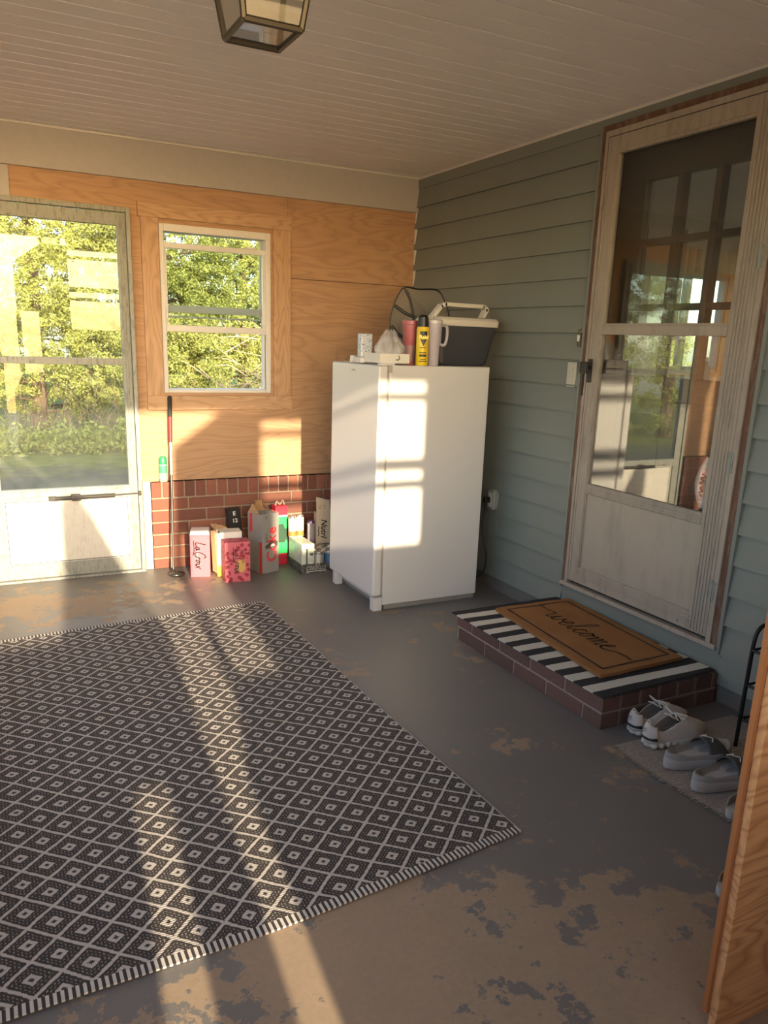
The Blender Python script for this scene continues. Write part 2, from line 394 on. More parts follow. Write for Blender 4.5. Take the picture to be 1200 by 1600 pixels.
# unseen front wall: openings made up and shaped to throw the sun patches and shadows
def wall_front_mask():
    m = MB(); y0, y1 = YF-.09, YF
    def sol(x0, x1, z0, z1): m.box(x0, x1, y0, y1, z0, z1)
    sol(-1.0, 0, 0, H); sol(XL-.1, -2.02, 0, .02)
    sol(-1.6, -1.0, 0, 1.42); sol(-1.6, -1.0, 2.29, H)
    # sash bars of the double hung front window
    sol(-1.6, -1.0, 2.193, 2.222); sol(-1.6, -1.0, 1.835, 1.885); sol(-1.6, -1.0, 1.738, 1.772)
    # made-up panel, its outline shaped to cast the diagonal shade on the back wall
    m.prism([(-2.16, 1.60), (-2.16, 2.12), (-1.87, 2.33), (-1.6, 2.33), (-1.6, 1.42), (-1.93, 1.42), (-1.93, 1.60)][::-1], 'y', y0, y1)
    sol(-1.93, -1.6, 0, 1.42)
    m.prism([(-1.935, .92), (-2.14, .92), (-2.25, .70), (-2.25, 0.02), (-1.93, 0.02)], 'y', y0, y1); sol(-2.17, -2.125, .92, 1.60); sol(-2.86, -2.82, .75, 1.1)  # invented pieces shaped to cut the sun strips on the rug
    sol(-2.50, -2.345, 0, 1.05)
    m.prism([(-2.82, 0), (-2.82, 1.80), (-2.78, 1.86), (-2.70, 1.86), (-2.64, 1.76), (-2.52, 1.5), (-2.5, 1.05), (-2.5, 0)], 'y', y0, y1) if False else m.prism([(-2.82, .75), (-2.82, 1.80), (-2.78, 1.86), (-2.70, 1.86), (-2.64, 1.76), (-2.52, 1.5), (-2.345, 1.1), (-2.345, .75)], 'y', y0, y1)  # made-up head and shoulder outline casting the viewer's shadow on the left door
    sol(-2.86, -2.61, 0, .75)
    sol(XL-.1, -2.86, 0, 1.1)
    structure(m.build('wall_front', M['ply2']), 'plywood front porch wall with doorway and window bays')
wall_front_mask()

# ---------------------------------------------------------------- entry storm door in the right wall
def storm_right():
    d = thing('door_1', 'chalky off white storm door with two panes and a solid lower panel', 'door', (-.02, -2.26, .24), kind='structure')
    ya, yb = DY0, DY1
    w = MB(); w.box(-.022, 0, ya, ya-.03, .235, 2.385); w.box(-.022, 0, yb, yb+.03, .235, 2.385); w.box(-.022, 0, yb+.03, ya-.03, 2.358, 2.385)
    lab(w.build('casing', M['oldwood'], d, bevel=.002), 'peeling brown wooden casing')
    f = MB(); f.box(-.03, 0, ya-.03, ya-.048, .235, 2.358); f.box(-.03, 0, yb+.03, yb+.055, .235, 2.358); f.box(-.03, 0, yb+.055, ya-.048, 2.333, 2.358)
    f.box(-.035, 0, yb, ya, .225, .245)
    for z in (.5, .9, 1.3, 1.75, 2.2):
        for y in (ya-.038, yb+.036): f.lathe([(.004, 0), (.004, .003), (0, .004)], (0, 0, 0), 8, 0, Matrix.Translation((-.03, y, z)) @ Matrix.Rotation(-math.pi/2, 4, 'Y'))
    f.build('frame', M['alu'], d, bevel=.002)
    y0, y1 = ya-.05, yb+.058
    x0, x1 = -.028, -.002
    s = MB()
    gl, gr = -1.893, -2.603
    s.box(x0, x1, y0, gl, .262, 2.33); s.box(x0, x1, gr, y1, .262, 2.33)
    s.box(x0, x1, gr, gl, 2.255, 2.33); s.box(x0, x1, gr, gl, .262, .345); s.box(x0, x1, gr, gl, .722, .772)
    for k in range(3): s.box(x0-.005, x0, gr-.004, gl+.004, .726+k*.017, .735+k*.017)
    for k in range(3): s.box(x0-.005+k*.001, x0, gr-.01, gl+.01, .300+k*.017, .309+k*.017)
    for k in range(5): s.box(x0-.004, x0, gr-.016-k*.016, gr-.024-k*.016, .27, 2.32)
    s.box(x0-.004, x0, gl+.004, gl+.016, .345, 2.25); s.box(x0-.004, x0, y0-.01, y0-.018, .27, 2.32)
    s.box(x0-.006, x0, gr, gl, 2.255, 2.268)
    for k in (-1.95, -2.55): s.lathe([(.007, 0), (.006, .005), (0, .006)], (0, 0, 0), 10, 0, Matrix.Translation((x0, k, .285)) @ Matrix.Rotation(-math.pi/2, 4, 'Y'))
    s.build('stile_frame', M['alu'], d, bevel=.0015, seg=1)
    MB().box(x0-.004, x1, gr, gl, 1.478, 1.528).box(x0-.008, x0-.004, gr, gl, 1.518, 1.526).build('middle_rail', M['alu'], d, bevel=.0015, seg=1)
    MB().box(-.018, -.010, gr, gl, .345, .722).build('lower_panel', M['panelR'], d)
    a = MB().box(-.016, -.013, gr, gl, 1.528, 2.255).build('upper_pane', M['glassU'], d)
    b = MB().box(-.016, -.013, gr, gl, .772, 1.478).build('lower_pane', M['glassR'], d)
    h = MB(); h.box(-.034, -.028, -1.822, -1.852, 1.255, 1.365); h.tube([(-.034, -1.838, 1.325), (-.062, -1.838, 1.325)], .008); h.box(-.078, -.060, -1.815, -1.862, 1.298, 1.352)
    lab(h.build('handle', M['black'], d, bevel=.004), 'black push button handle')
    MB().box(-.034, -.028, -1.790, -1.802, 1.19, 1.33).build('strike_plate', M['rubber'], d)
    for z in (.42, .95, 1.72, 2.2):
        MB().tube([(-.034, yb+.056, z), (-.034, yb+.056, z+.09)], .0045, 8).box(-.033, -.030, yb+.045, yb+.068, z+.005, z+.085).build('hinge', M['alugrey'], d)
    # inner entry door with nine lites, dark from outside
    e = thing('door_2', 'dark brown inner door with small panes behind the storm door', 'door', (.09, -2.26, .24), kind='structure')
    dk = plain('3a2c24', .5)
    m = MB(); X0, X1 = .07, .105
    A, B = -1.815, -2.715
    m.box(X0, X1, B, A, .25, 1.30); m.box(X0, X1, B, A, 2.14, 2.385); m.box(X0, X1, A-.16, A, 1.30, 2.14); m.box(X0, X1, B, B+.13, 1.30, 2.14)
    for q in ((.35, .72), (.80, 1.2)):
        for s2 in (A-.13, A-.49): m.box(X0-.006, X0, s2, s2-.28, q[0], q[1])
    m.build('slab', dk, e, bevel=.003)
    g = MB(); ys = [A-.16, B+.13]; n = 3
    for k in (1, 2): yc = ys[0]+(ys[1]-ys[0])*k/3; g.box(X0-.004, X1+.002, yc-.017, yc+.017, 1.30, 2.14)
    for k in (1, 2): zc = 1.30+.84*k/3+.02; g.box(X0-.003, X1+.001, ys[1], ys[0], zc-.014, zc+.014)
    g.build('muntins', dk, e)
    MB().box(.085, .089, ys[1], ys[0], 1.30, 2.14).build('pane', M['glassK'], e)
    MB().box(0, .12, DY0, A, .235, DZ1).box(0, .12, B, DY1, .235, DZ1).box(0, .12, B, A, 2.385, 2.4).build('jamb', dk, e)
storm_right()

# ---------------------------------------------------------------- glazed storm door in the back wall
def storm_left():
    d = thing('door_3', 'weathered grey aluminium storm door with glass looking onto trees', 'door', (-2.24, -.02, 0), kind='structure')
    xa, xb = -2.67, -1.82; gl, gr = -2.578, -1.892; y0, y1 = -.035, -.002
    s = MB(); s.box(xa+.025, gl, y0, y1, .015, 2.04); s.box(gr, xb-.025, y0, y1, .015, 2.04)
    s.box(gl, gr, y0, y1, 1.975, 2.04); s.box(gl, gr, y0, y1, .015, .095); s.box(gl, gr, y0, y1, .474, .535)
    for k in range(3): s.box(gr+.008+k*.013, gr+.014+k*.013, y0-.005, y0, .03, 2.03)
    s.box(gl, gr, y0-.006, y0, 1.975, 1.985); s.box(gl, gr, y0-.006, y0, .525, .535); s.box(gl, gr, y0-.004, y0, .488, .494)
    s.build('stile_frame', M['alugrey'], d, bevel=.0015, seg=1)
    f = MB(); f.box(xa, xa+.022, -.045, 0, 0, 2.07); f.box(xb-.022, xb, -.045, 0, 0, 2.07); f.box(xa+.022, xb-.022, -.045, 0, 2.045, 2.07); f.box(xa, xb, -.06, 0, -.0, .013)
    f.build('frame', M['alugrey'], d, bevel=.002)
    MB().box(gl, gr, y0-.002, y1, 1.228, 1.265).build('middle_rail', M['alugrey'], d, bevel=.0015)
    MB().box(gl, gr, -.022, -.012, .095, .474).build('lower_panel', M['panelL'], d)
    MB().box(gl+.012, gl+.016, -.024, -.022, .1, .468).box(gr-.016, gr-.012, -.024, -.022, .1, .468).box(gl+.012, gr-.012, -.024, -.022, .1, .104).box(gl+.012, gr-.012, -.024, -.022, .462, .466).build('panel_bead', M['dark'], d)
    MB().box(gl, gr, -.020, -.017, 1.265, 1.975).build('upper_pane', M['glassL'], d)
    MB().box(gl, gr, -.020, -.017, .535, 1.228).build('lower_pane', M['glassL'], d)
    c = MB(); c.tube([(-2.31, -.062, .482), (-1.98, -.062, .486)], .011, 12); c.tube([(-1.98, -.062, .486), (-1.842, -.055, .488)], .004, 8)
    c.box(-2.34, -2.30, -.07, -.036, .470, .492); c.box(-2.22, -2.17, -.072, -.036, .466, .500); c.box(-1.846, -1.83, -.066, -.036, .474, .5)
    lab(c.build('door_closer', M['dark'], d, bevel=.002), 'dark pneumatic closer tube')
    MB().box(-2.50, -2.46, -.05, -.035, .484, .494).box(-2.01, -1.95, -.05, -.035, .512, .522).build('latch_plate', M['alugrey'], d)
storm_left()

# ---------------------------------------------------------------- small window
def window():
    w = thing('window_1', 'white vinyl double hung window in a raw pine casing', 'window', (-1.33, 0, 1.07), kind='structure')
    c = MB(); c.box(-1.774, -.871, -.021, -.0005, 2.037, 2.116); lab(c.build('head_casing', M['ply2'], w, bevel=.002), 'raw pine board over the window')
    MB().box(-1.762, -.862, -.021, -.0005, .972, 1.056).build('apron_casing', M['ply2'], w, bevel=.002)
    MB().box(-1.760, -1.664, -.019, -.0005, 1.056, 2.037).build('side_casing', M['ply2v'], w, bevel=.002)
    MB().box(-.985, -.875, -.019, -.0005, 1.056, 2.037).build('side_casing', M['ply2v'], w, bevel=.002)
    x0, x1, z0, z1 = -1.66, -1.0, 1.073, 2.013
    f = MB(); f.box(x0, x0+.026, -.005, .09, z0, z1); f.box(x1-.03, x1, -.005, .09, z0, z1); f.box(x0+.026, x1-.03, -.005, .09, z1-.04, z1); f.box(x0+.026, x1-.03, -.005, .09, z0, z0+.022)
    f.box(x1-.042, x1-.034, .01, .06, z0+.02, 1.43)
    f.build('frame', M['vinyl'], w, bevel=.003)
    a, b = x0+.026, x1-.03
    u = MB(); u.box(a, b, .004, .03, 1.885, 1.915); u.box(a, b, .004, .03, 1.425, 1.462); u.box(a, a+.014, .004, .03, 1.462, 1.885); u.box(b-.018, b, .004, .03, 1.462, 1.885)
    u.box(-1.15, -1.09, -.004, .006, 1.912, 1.925)
    u.build('lower_sash', M['vinyl'], w, bevel=.002)
    v = MB(); v.box(a, b, .045, .07, 1.535, 1.575); v.box(a, b, .045, .07, 1.505, 1.515); v.box(b-.02, b, .045, .07, 1.51, 1.97); v.box(a, a+.012, .045, .07, 1.51, 1.97)
    v.build('upper_sash', plain('a9b0b0', .4), w, bevel=.002)
    MB().box(a+.012, b-.016, .015, .018, 1.462, 1.885).box(a+.012, b-.02, .055, .058, 1.515, 1.973).build('pane', M['glassW'], w)
window()

# ---------------------------------------------------------------- lantern
def lantern():
    L = thing('ceiling_lantern', 'dark bronze square glass lantern hanging under the porch ceiling', 'lantern', (-1.99, -2.85, H))
    zb, zt = 2.095, 2.37
    b = [(-2.06, -2.925), (-1.925, -2.925), (-1.925, -2.775), (-2.06, -2.775)]
    cx, cy = -1.9925, -2.85; k = 1.62
    t = [(cx+(x-cx)*k, cy+(y-cy)*k) for x, y in b]
    f = MB()
    for i in range(4):
        j = (i+1) % 4
        f.tube([(*b[i], zb), (*t[i], zt)], .0075, 6); f.tube([(*b[i], zb), (*b[j], zb)], .008, 6); f.tube([(*t[i], zt), (*t[j], zt)], .009, 6)
    f.tube([(*t[0], zt), (t[0][0]-.02, t[0][1]-.0, zt+.01)], .012, 8)
    f.build('frame', M['bronze'], L)
    g = MB(); g.add([(*p, zb) for p in b], [(0, 1, 2, 3)])
    for i in range(4):
        j = (i+1) % 4; g.add([(*b[i], zb), (*b[j], zb), (*t[j], zt), (*t[i], zt)], [(0, 1, 2, 3)])
    g.build('glass', M['lampglass'], L)
    r = MB(); r.prism([(x*1.0+0, y) for x, y in [(cx+(p[0]-cx)*1.12, cy+(p[1]-cy)*1.12) for p in t]], 'z', zt, zt+.02)
    r.lathe([(.09, .02), (.075, .045), (.07, .06)], (cx, cy, zt), 24); r.build('cap', M['bronze'], L, bevel=.003)
    s = MB(); s.tube([(cx, cy, zt), (cx, cy, zt-.07)], .016, 12); s.build('socket', M['white'], L)
    MB().lathe([(0, -.165), (.022, -.155), (.03, -.135), (.026, -.11), (.014, -.085), (.013, -.07)], (cx, cy, zt), 20).build('bulb', film_mat('lamp_bulb_glass', (.95, .95, .9, 1), .6), L, smooth=True)
lantern()

# ---------------------------------------------------------------- freezer
FX0, FX1, FY0, FY1, FZ = -.80, -.20, -1.243, -.655, 1.298
def freezer():
    f = thing('upright_freezer', 'white upright freezer standing in the corner', 'freezer', (-.5, -.95, 0))
    c = MB(); c.box(FX0, FX1, FY0, FY1, .03, FZ); c.build('cabinet', M['frz'], f, bevel=.006, seg=3)
    d = MB(); d.box(-.862, FX0-.012, FY0-.004, FY1+.004, .085, FZ-.003); d.build('door', M['frz'], f, bevel=.010, seg=4)
    MB().box(FX0-.012, FX0, FY0+.008, FY1-.008, .09, FZ-.01).build('gasket', M['gasket'], f)
    b = MB(); n = 28
    ring = [(FY0+.30+.030*math.cos(2*math.pi*i/n), 1.272+.0+.011*math.sin(2*math.pi*i/n)-.012) for i in range(n)]
    b.prism(ring, 'x', -.8645, -.861); o = b.build('badge', plain('d5d2cc', .3), f)
    MB().ribbon(smoothline([(-.022, 0), (-.012, .003), (-.002, -.002), (.01, .003), (.022, 0)], 4), .004, (-.8645, FY0+.30, 1.26), (0, -1, 0), (0, 0, 1)).build('badge_mark', plain('77787a', .4), o)
    for a in ((-.852, FX0, FY0+.002, FY0+.05, .0, .075), (-.845, FX0, FY1-.06, FY1-.012, 0, .075)):
        lab(MB().box(*a).build('foot', M['frz'], f, bevel=.004), 'white hinge foot')
    MB().box(FX0+.02, FX1, FY0+.02, FY1-.02, .0, .03).build('base', plain('8a8680', .7), f)
    MB().box(-.85, FX0+.03, FY0+.005, FY0+.045, FZ-.003, FZ+.008).build('hinge_cap', M['frz'], f, bevel=.003)
    MB().box(-.8625+.05, -.79, FY0-.006, FY0+.004, 1.262, FZ).build('hinge_pin', M['gasket'], f)
freezer()
def outlet():
    o = thing('outlet_box', 'grey outlet cover on the siding beside the freezer', 'outlet', (-.03, -1.09, .54))
    MB().box(-.045, -.004, -1.135, -1.075, .485, .60).build('box_body', plain('8f958f', .5), o, bevel=.004)
    MB().box(-.052, -.046, -1.152, -1.137, .49, .60).build('lid', plain('a7aca6', .5), o, bevel=.002)
    MB().box(-.048, -.044, -1.125, -1.085, .50, .585).build('socket_face', M['white'], o, bevel=.002)
    c = thing('power_cord', 'dark cord hanging from the outlet down behind the freezer', 'cord', (-.06, -1.1, 0))
    MB().box(-.085, -.048, -1.115, -1.085, .525, .56).build('plug', M['black'], c, bevel=.006)
    p = smoothline([(-.075, -1.10, .53), (-.078, -1.10, .45), (-.085, -1.115, .33), (-.07, -1.14, .20), (-.08, -1.12, .10), (-.14, -1.06, .05), (-.19, -1.0, .02)], 8)
    MB().tube(p, .0045, 8).build('cable', M['black'], c, smooth=True)
    MB().box(-.03, -.004, -1.045, -1.015, .515, .545).build('outlet_knob', M['alugrey'], o, bevel=.004)
outlet()
s = thing('light_switch', 'off white double switch plate left of the storm door', 'switch', (-.01, -1.69, 1.28))
MB().box(-.018, -.006, -1.722, -1.655, 1.225, 1.345).build('plate', plain('b9b3a3', .5), s, bevel=.003)
MB().box(-.024, -.017, -1.70, -1.692, 1.30, 1.32).build('toggle', M['white'], s, bevel=.001)
MB().box(-.024, -.017, -1.70, -1.692, 1.25, 1.27).build('toggle', M['white'], s, bevel=.001)
s = thing('doorbell', 'small brass rimmed doorbell button beside the door casing', 'doorbell', (-.01, -1.722, 1.46))
MB().box(-.02, -.006, -1.735, -1.71, 1.42, 1.505).build('plate', plain('6d6252', .4, .5), s, bevel=.004)
MB().box(-.025, -.019, -1.730, -1.715, 1.445, 1.475).build('button', plain('d8d0bd', .4), s, bevel=.003)

# ---------------------------------------------------------------- things on the freezer
def cooler():
    c = thing('cooler', 'dark grey cooler with white lid and raised handle on the freezer', 'cooler', (-.29, -1.03, FZ))
    def ring(x0, x1, y0, y1, r, n=5):
        P = []
        for (cx, cy, a) in ((x1-r, y1-r, 0), (x0+r, y1-r, 90), (x0+r, y0+r, 180), (x1-r, y0+r, 270)):
            for i in range(n+1): t = math.radians(a+90*i/n); P.append((cx+r*math.cos(t), cy+r*math.sin(t)))
        return P
    def loft(rows, mat, name, **k):
        m = MB(); base = []
        for z, R in rows: base.append([(x, y, z) for x, y in R])
        n = len(base[0]); vs = [p for r in base for p in r]; fs = []
        for i in range(len(base)-1):
            for j in range(n): fs.append((i*n+j, i*n+(j+1)%n, (i+1)*n+(j+1)%n, (i+1)*n+j))
        fs.append(tuple(range(n))[::-1]); fs.append(tuple((len(base)-1)*n+j for j in range(n))); m.add(vs, fs)
        return m.build(name, mat, c, smooth='auto', **k)
    B = (-.455, -.145, -1.135, -.925); T = (-.477, -.105, -1.155, -.905)
    mixr = lambda t, d=0: ring(*[a+(b-a)*t+s*d for a, b, s in zip(B, T, (-1, 1, -1, 1))], .03)
    loft([(FZ+.001, mixr(0, -.012)), (FZ+.015, mixr(.05)), (FZ+.20, mixr(.95)), (FZ+.212, mixr(1))], plain('3b3d44', .5), 'body')
    loft([(FZ+.206, mixr(1, .008)), (FZ+.235, mixr(1, .010)), (FZ+.248, mixr(1, 0)), (FZ+.252, mixr(1, -.03))], plain('cfcac0', .45), 'lid')
    h = MB(); x0, x1, y = -.485, -.098, -1.03
    P = [(x0, y, FZ+.215), (x0+.02, y, FZ+.23), (x0+.075, y, FZ+.305), (x0+.095, y, FZ+.318), (x1-.03, y, FZ+.318), (x1-.004, y, FZ+.30), (x1-.045, y, FZ+.235), (x1+.012, y, FZ+.205)]
    P = [(x0, y, FZ+.20), (x0+.03, y, FZ+.245), (x0+.085, y, FZ+.308), (x0+.11, y, FZ+.318), (x1-.035, y, FZ+.316), (x1-.012, y, FZ+.30), (x1-.04, y, FZ+.25), (x1, y, FZ+.2)]
    for a, b in zip(P, P[1:]):
        d = (Vector(b)-Vector(a)); n = Vector((-d.z, 0, d.x)).normalized()*.010; e = d.normalized()*.004; A = Vector(a)-e; Bq = Vector(b)+e; w = Vector((0, .02, 0))
        h.add([A+n-w, A-n-w, Bq-n-w, Bq+n-w, A+n+w, A-n+w, Bq-n+w, Bq+n+w], [(0, 1, 2, 3), (7, 6, 5, 4), (0, 4, 5, 1), (1, 5, 6, 2), (2, 6, 7, 3), (3, 7, 4, 0)])
    h.build('handle', plain('cfcac0', .45), c)
cooler()
def cans_and_cups():
    c = thing('insect_spray_can', 'yellow insect spray can with black cap on the freezer', 'spray can', (-.597, -1.20, FZ))
    MB().lathe([(.030, 0), (.032, .003), (.032, .185), (.029, .192)], (-.597, -1.20, FZ), 32).build('body', plain('e3c52c', .3), c, smooth='auto')
    MB().lathe([(.029, .192), (.029, .20), (.026, .24), (.016, .25), (0, .252)], (-.597, -1.20, FZ), 32).build('cap', M['black'], c, smooth='auto')
    m = MB()
    def band(z0, z1, a0, a1, r=.0324, n=10, dz=0):
        P = [[(-.597+r*math.cos(math.radians(a0+(a1-a0)*i/n)), -1.20+r*math.sin(math.radians(a0+(a1-a0)*i/n)), FZ+z+dz*i/n) for i in range(n+1)] for z in (z0, z1)]
        m.grid(P)
    band(.045, .056, 215, 285); band(.062, .067, 215, 285); band(.02, .024, 215, 290); band(.03, .033, 225, 280); band(.088, .092, 220, 275)
    # dark shield
    for k in range(8): band(.098+k*.009, .107+k*.009, 250-8-k*6.5 if k < 6 else 216, 250+8+k*6.5 if k < 6 else 284, n=8)
    o = m.build('label_print', M['black'], c)
    text_mesh('lettering', 'Raid', .027, (-.6087, -1.2322, FZ+.141), (.94, -.342, 0), (0, 0, 1), plain('f2dc3a', .3), c, h=.0005, bold=.0012)
    t = thing('tumbler', 'pale lavender tumbler with side handle beside the yellow can', 'tumbler', (-.527, -1.195, FZ))
    MB().lathe([(.026, 0), (.029, .004), (.031, .10), (.037, .115), (.040, .21), (.041, .215)], (-.527, -1.195, FZ), 36).build('body', plain('b5aeb8', .4), t, smooth='auto')
    MB().lathe([(.042, .213), (.042, .226), (.034, .232), (0, .233)], (-.527, -1.195, FZ), 36).build('lid', plain('c9c9c6', .25), t, smooth='auto')
    hp = smoothline([(-.490, -1.20, FZ+.205), (-.462, -1.205, FZ+.200), (-.455, -1.205, FZ+.17), (-.460, -1.205, FZ+.125), (-.472, -1.205, FZ+.105), (-.492, -1.20, FZ+.108)], 6)
    MB().tube(hp, .008, 10).build('handle', plain('b5aeb8', .4), t, smooth=True)
    MB().tube([(-.527, -1.18, FZ+.2), (-.518, -1.17, FZ+.275)], .0035, 8).build('straw', M['film'], t)
    p = thing('plastic_cup', 'tall translucent pink cup left of the yellow can', 'cup', (-.610, -1.10, FZ))
    MB().lathe([(.030, 0), (.033, .004), (.042, .20), (.046, .203), (.046, .222), (.041, .224), (.034, .012), (0, .010)], (-.614, -1.10, FZ), 32).build('body', plain('a65a60', .35), p, smooth='auto')
    MB().lathe([(.0352, .02), (.0392, .10)], (-.614, -1.10, FZ), 32).build('lower_band', plain('8e6d70', .4), p, smooth='auto')
    tr = thing('cardboard_tray', 'white cardboard tray with a black mark at the freezer front edge', 'tray', (-.745, -1.12, FZ))
    x0, x1, y0, y1 = -.84, -.672, -1.205, -1.02; w = MB()
    w.box(x0, x1, y0, y1, FZ+.008, FZ+.012); w.box(x0, x1, y0, y0+.003, FZ+.012, FZ+.055); w.box(x0, x1, y1-.003, y1, FZ+.012, FZ+.055); w.box(x0, x0+.003, y0+.003, y1-.003, FZ+.012, FZ+.055); w.box(x1-.003, x1, y0+.003, y1-.003, FZ+.012, FZ+.055)
    w.build('tray_walls', M['cardw'], tr)
    MB().ribbon(smoothline([(0, .014), (.006, .0), (-.006, -.008), (-.012, -.004)], 5), .0045, (-.735, y0, FZ+.032), (1, 0, 0), (0, 0, 1)).build('printed_mark', M['black'], tr)
    # clear bag slumped in the tray
    bag = thing('clear_plastic_bag', 'crumpled clear plastic bag slumped in the white tray', 'bag', (-.745, -1.11, FZ))
    for nm, cx, cy, rx, ry, hz, sd in (('bag_body', -.745, -1.115, .07, .075, .12, 3), ('bag_neck', -.735, -1.10, .055, .05, .155, 9)):
        g = MB(); P = []; r_ = random.Random(sd)
        ph = [r_.random()*6 for _ in range(6)]
        for i in range(13):
            v = i/12; row = []
            for j in range(25):
                a = 2*math.pi*j/24; q = 1+.16*math.sin(5*a+ph[0]+3*v)+.12*math.sin(9*a+ph[1]-5*v)
                rr = math.sin(math.pi*(.12+.83*v))**.6*q; row.append((cx+rx*rr*math.cos(a), cy+ry*rr*math.sin(a), FZ+.016+hz*v+.006*math.sin(7*a+ph[2])*v))
            P.append(row)
        g.grid(P).build(nm, M['film'], bag)
    b = thing('tissue_pack', 'small blue and white patterned pack beside the white tray', 'packet', (-.85, -1.07, FZ))
    t = NT('blue_speckled_print'); n = t.noise(t.coord(), 90, 3, .7); t.col(t.ramp(n, [(.40, lin('5c7fa8')), (.52, lin('d6d8da')), (.62, lin('8c8f9c'))])); t.set(.35)
    pm = MB(); pm.prism([(-.845, FZ+.035), (-.848, FZ+.145), (-.790, FZ+.142), (-.770, FZ+.035)], 'y', -1.05-.05, -1.05+.01)
    pm = MB(); pm.box(-.856, -.790, -1.015, -.965, FZ+.030, FZ+.15); pm.build('upper_print', t.m, b, bevel=.006)
    MB().box(-.860, -.786, -1.018, -.93, FZ+.001, FZ+.030).build('lower_band', plain('c7c4c6', .4), b, bevel=.004)
    k = thing('small_lid', 'small white cap lying at the far left end of the freezer top', 'lid', (-.83, -.87, FZ))
    MB().lathe([(.02, 0), (.021, .002), (.018, .035), (0, .036)], (-.832, -.87, FZ), 24).build('lid_body', M['white'], k, smooth='auto')
cans_and_cups()
def mesh_hamper():
    t = NT('grey_see_through_mesh'); t.n.remove(t.b); df = t.a('BsdfDiffuse'); df.inputs[0].default_value = lin('77736b'); tr = t.a('BsdfTransparent'); mx = t.a('MixShader'); mx.inputs[0].default_value = .72
    t.l(tr.outputs[0], mx.inputs[1]); t.l(df.outputs[0], mx.inputs[2]); t.l(mx.outputs[0], t.out.inputs[0])
    o = thing('mesh_hamper', 'folded grey mesh pop up hamper leaning behind the cooler', 'hamper', (-.36, -.78, FZ))
    A = smoothline([(-.44, -.80, FZ+.008), (-.435, -.80, FZ+.2), (-.455, -.79, FZ+.33), (-.485, -.78, FZ+.405), (-.40, -.78, FZ+.402), (-.285, -.78, FZ+.405), (-.24, -.79, FZ+.36), (-.205, -.80, FZ+.27), (-.185, -.80, FZ+.19), (-.18, -.80, FZ+.008)], 6)
    B = smoothline([(-.50, -.74, FZ+.01), (-.545, -.74, FZ+.15), (-.55, -.74, FZ+.24), (-.525, -.75, FZ+.34), (-.485, -.77, FZ+.405), (-.45, -.79, FZ+.34), (-.432, -.80, FZ+.24), (-.45, -.80, FZ+.1), (-.50, -.78, FZ+.01)], 6)
    def fan(L):
        m = MB(); c = sum(L, Vector())/len(L); c.y += .01; m.add([c]+L, [(0, i, i+1) for i in range(1, len(L))]); return m
    fan(A+[A[0]]).build('side_panel', t.m, o); fan(B+[B[0]]).build('end_panel', t.m, o)
    MB().tube(A, .0045, 8).build('rim', M['black'], o, smooth=True); MB().tube(B, .004, 8).build('rim', M['black'], o, smooth=True)
    MB().tube(smoothline([(-.53, -.75, FZ+.31), (-.48, -.785, FZ+.27), (-.43, -.80, FZ+.25)], 6), .009, 8).build('strap', M['dark'], o, smooth=True)
    MB().tube(smoothline([(-.545, -.745, FZ+.20), (-.51, -.77, FZ+.15), (-.45, -.80, FZ+.14)], 6), .010, 8).build('strap', M['dark'], o, smooth=True)
mesh_hamper()

# ---------------------------------------------------------------- brick step, mats
def step():
    s = thing('brick_step', 'low two course dark brick step below the storm door', 'step', (-.32, -2.265, 0))
    x0, x1, y0, y1 = -.64, -.018, -2.79, -1.745; b = MB(); g = .010
    for c, (z0, z1) in enumerate(((.0, .060), (.070, .132))):
        y = y0+(.0 if c else -.115)
        if True:
            while y < y1-.02:
                a, e = max(y, y0), min(y+.230-g, y1); 
                if e-a > .02: b.box(x0, x0+.09, a, e, z0, z1)
                y += .230
        x = x0+.09+g
        k = .100 if c else .205
        while x < x1-.02:
            e = min(x+k-g, x1); b.box(x, e, y0, y0+.09, z0, z1); b.box(x, e, y1-.09, y1, z0, z1); x += k
    b.build('bricks', M['brickB'], s, bevel=.004, seg=2)
    MB().box(x0+.005, x1, y0+.005, y1-.005, 0, .129).build('mortar', M['mortarB'], s)
step()
def stripe_mat():
    t = NT('black_white_striped_weave'); v = t.coord(); sep = t.a('SeparateXYZ'); t.l(v, sep.inputs[0])
    wob = t.math('MULTIPLY', t.math('SUBTRACT', t.noise(v, 6, 3), .5), .008)
    y = t.math('ADD', sep.outputs[1], wob)
    f = t.math('MODULO', t.math('ADD', t.math('DIVIDE', y, .0562), 100.502), 2)
    k = t.ramp(t.math('MULTIPLY', f, .5), [(0, BW(1)), (.5, BW(0))], 'CONSTANT')
    n = t.noise(v, 250, 3); c = t.mix(k, lin('26262a'), lin('cfcabf')); t.col(t.mix(t.math('MULTIPLY', n, .3), c, lin('6e6a66')))
    w = t.a('TexWave'); t.l(v, w.inputs[0]); w.inputs['Scale'].default_value = 120; t.bump(w.outputs[0], .4, .002); return t.set(.95, 0, .1)
def quad_grid(c, nu, nv, zf):
    """c: 4 corners (x,y) in order a b c d; bilinear"""
    P = []
    for i in range(nu+1):
        u = i/nu; row = []
        for j in range(nv+1):
            v = j/nv
            x = (1-u)*((1-v)*c[0][0]+v*c[3][0])+u*((1-v)*c[1][0]+v*c[2][0]); y = (1-u)*((1-v)*c[0][1]+v*c[3][1])+u*((1-v)*c[1][1]+v*c[2][1])
            row.append((x, y, zf(x, y, u, v)))
        P.append(row)
    return P
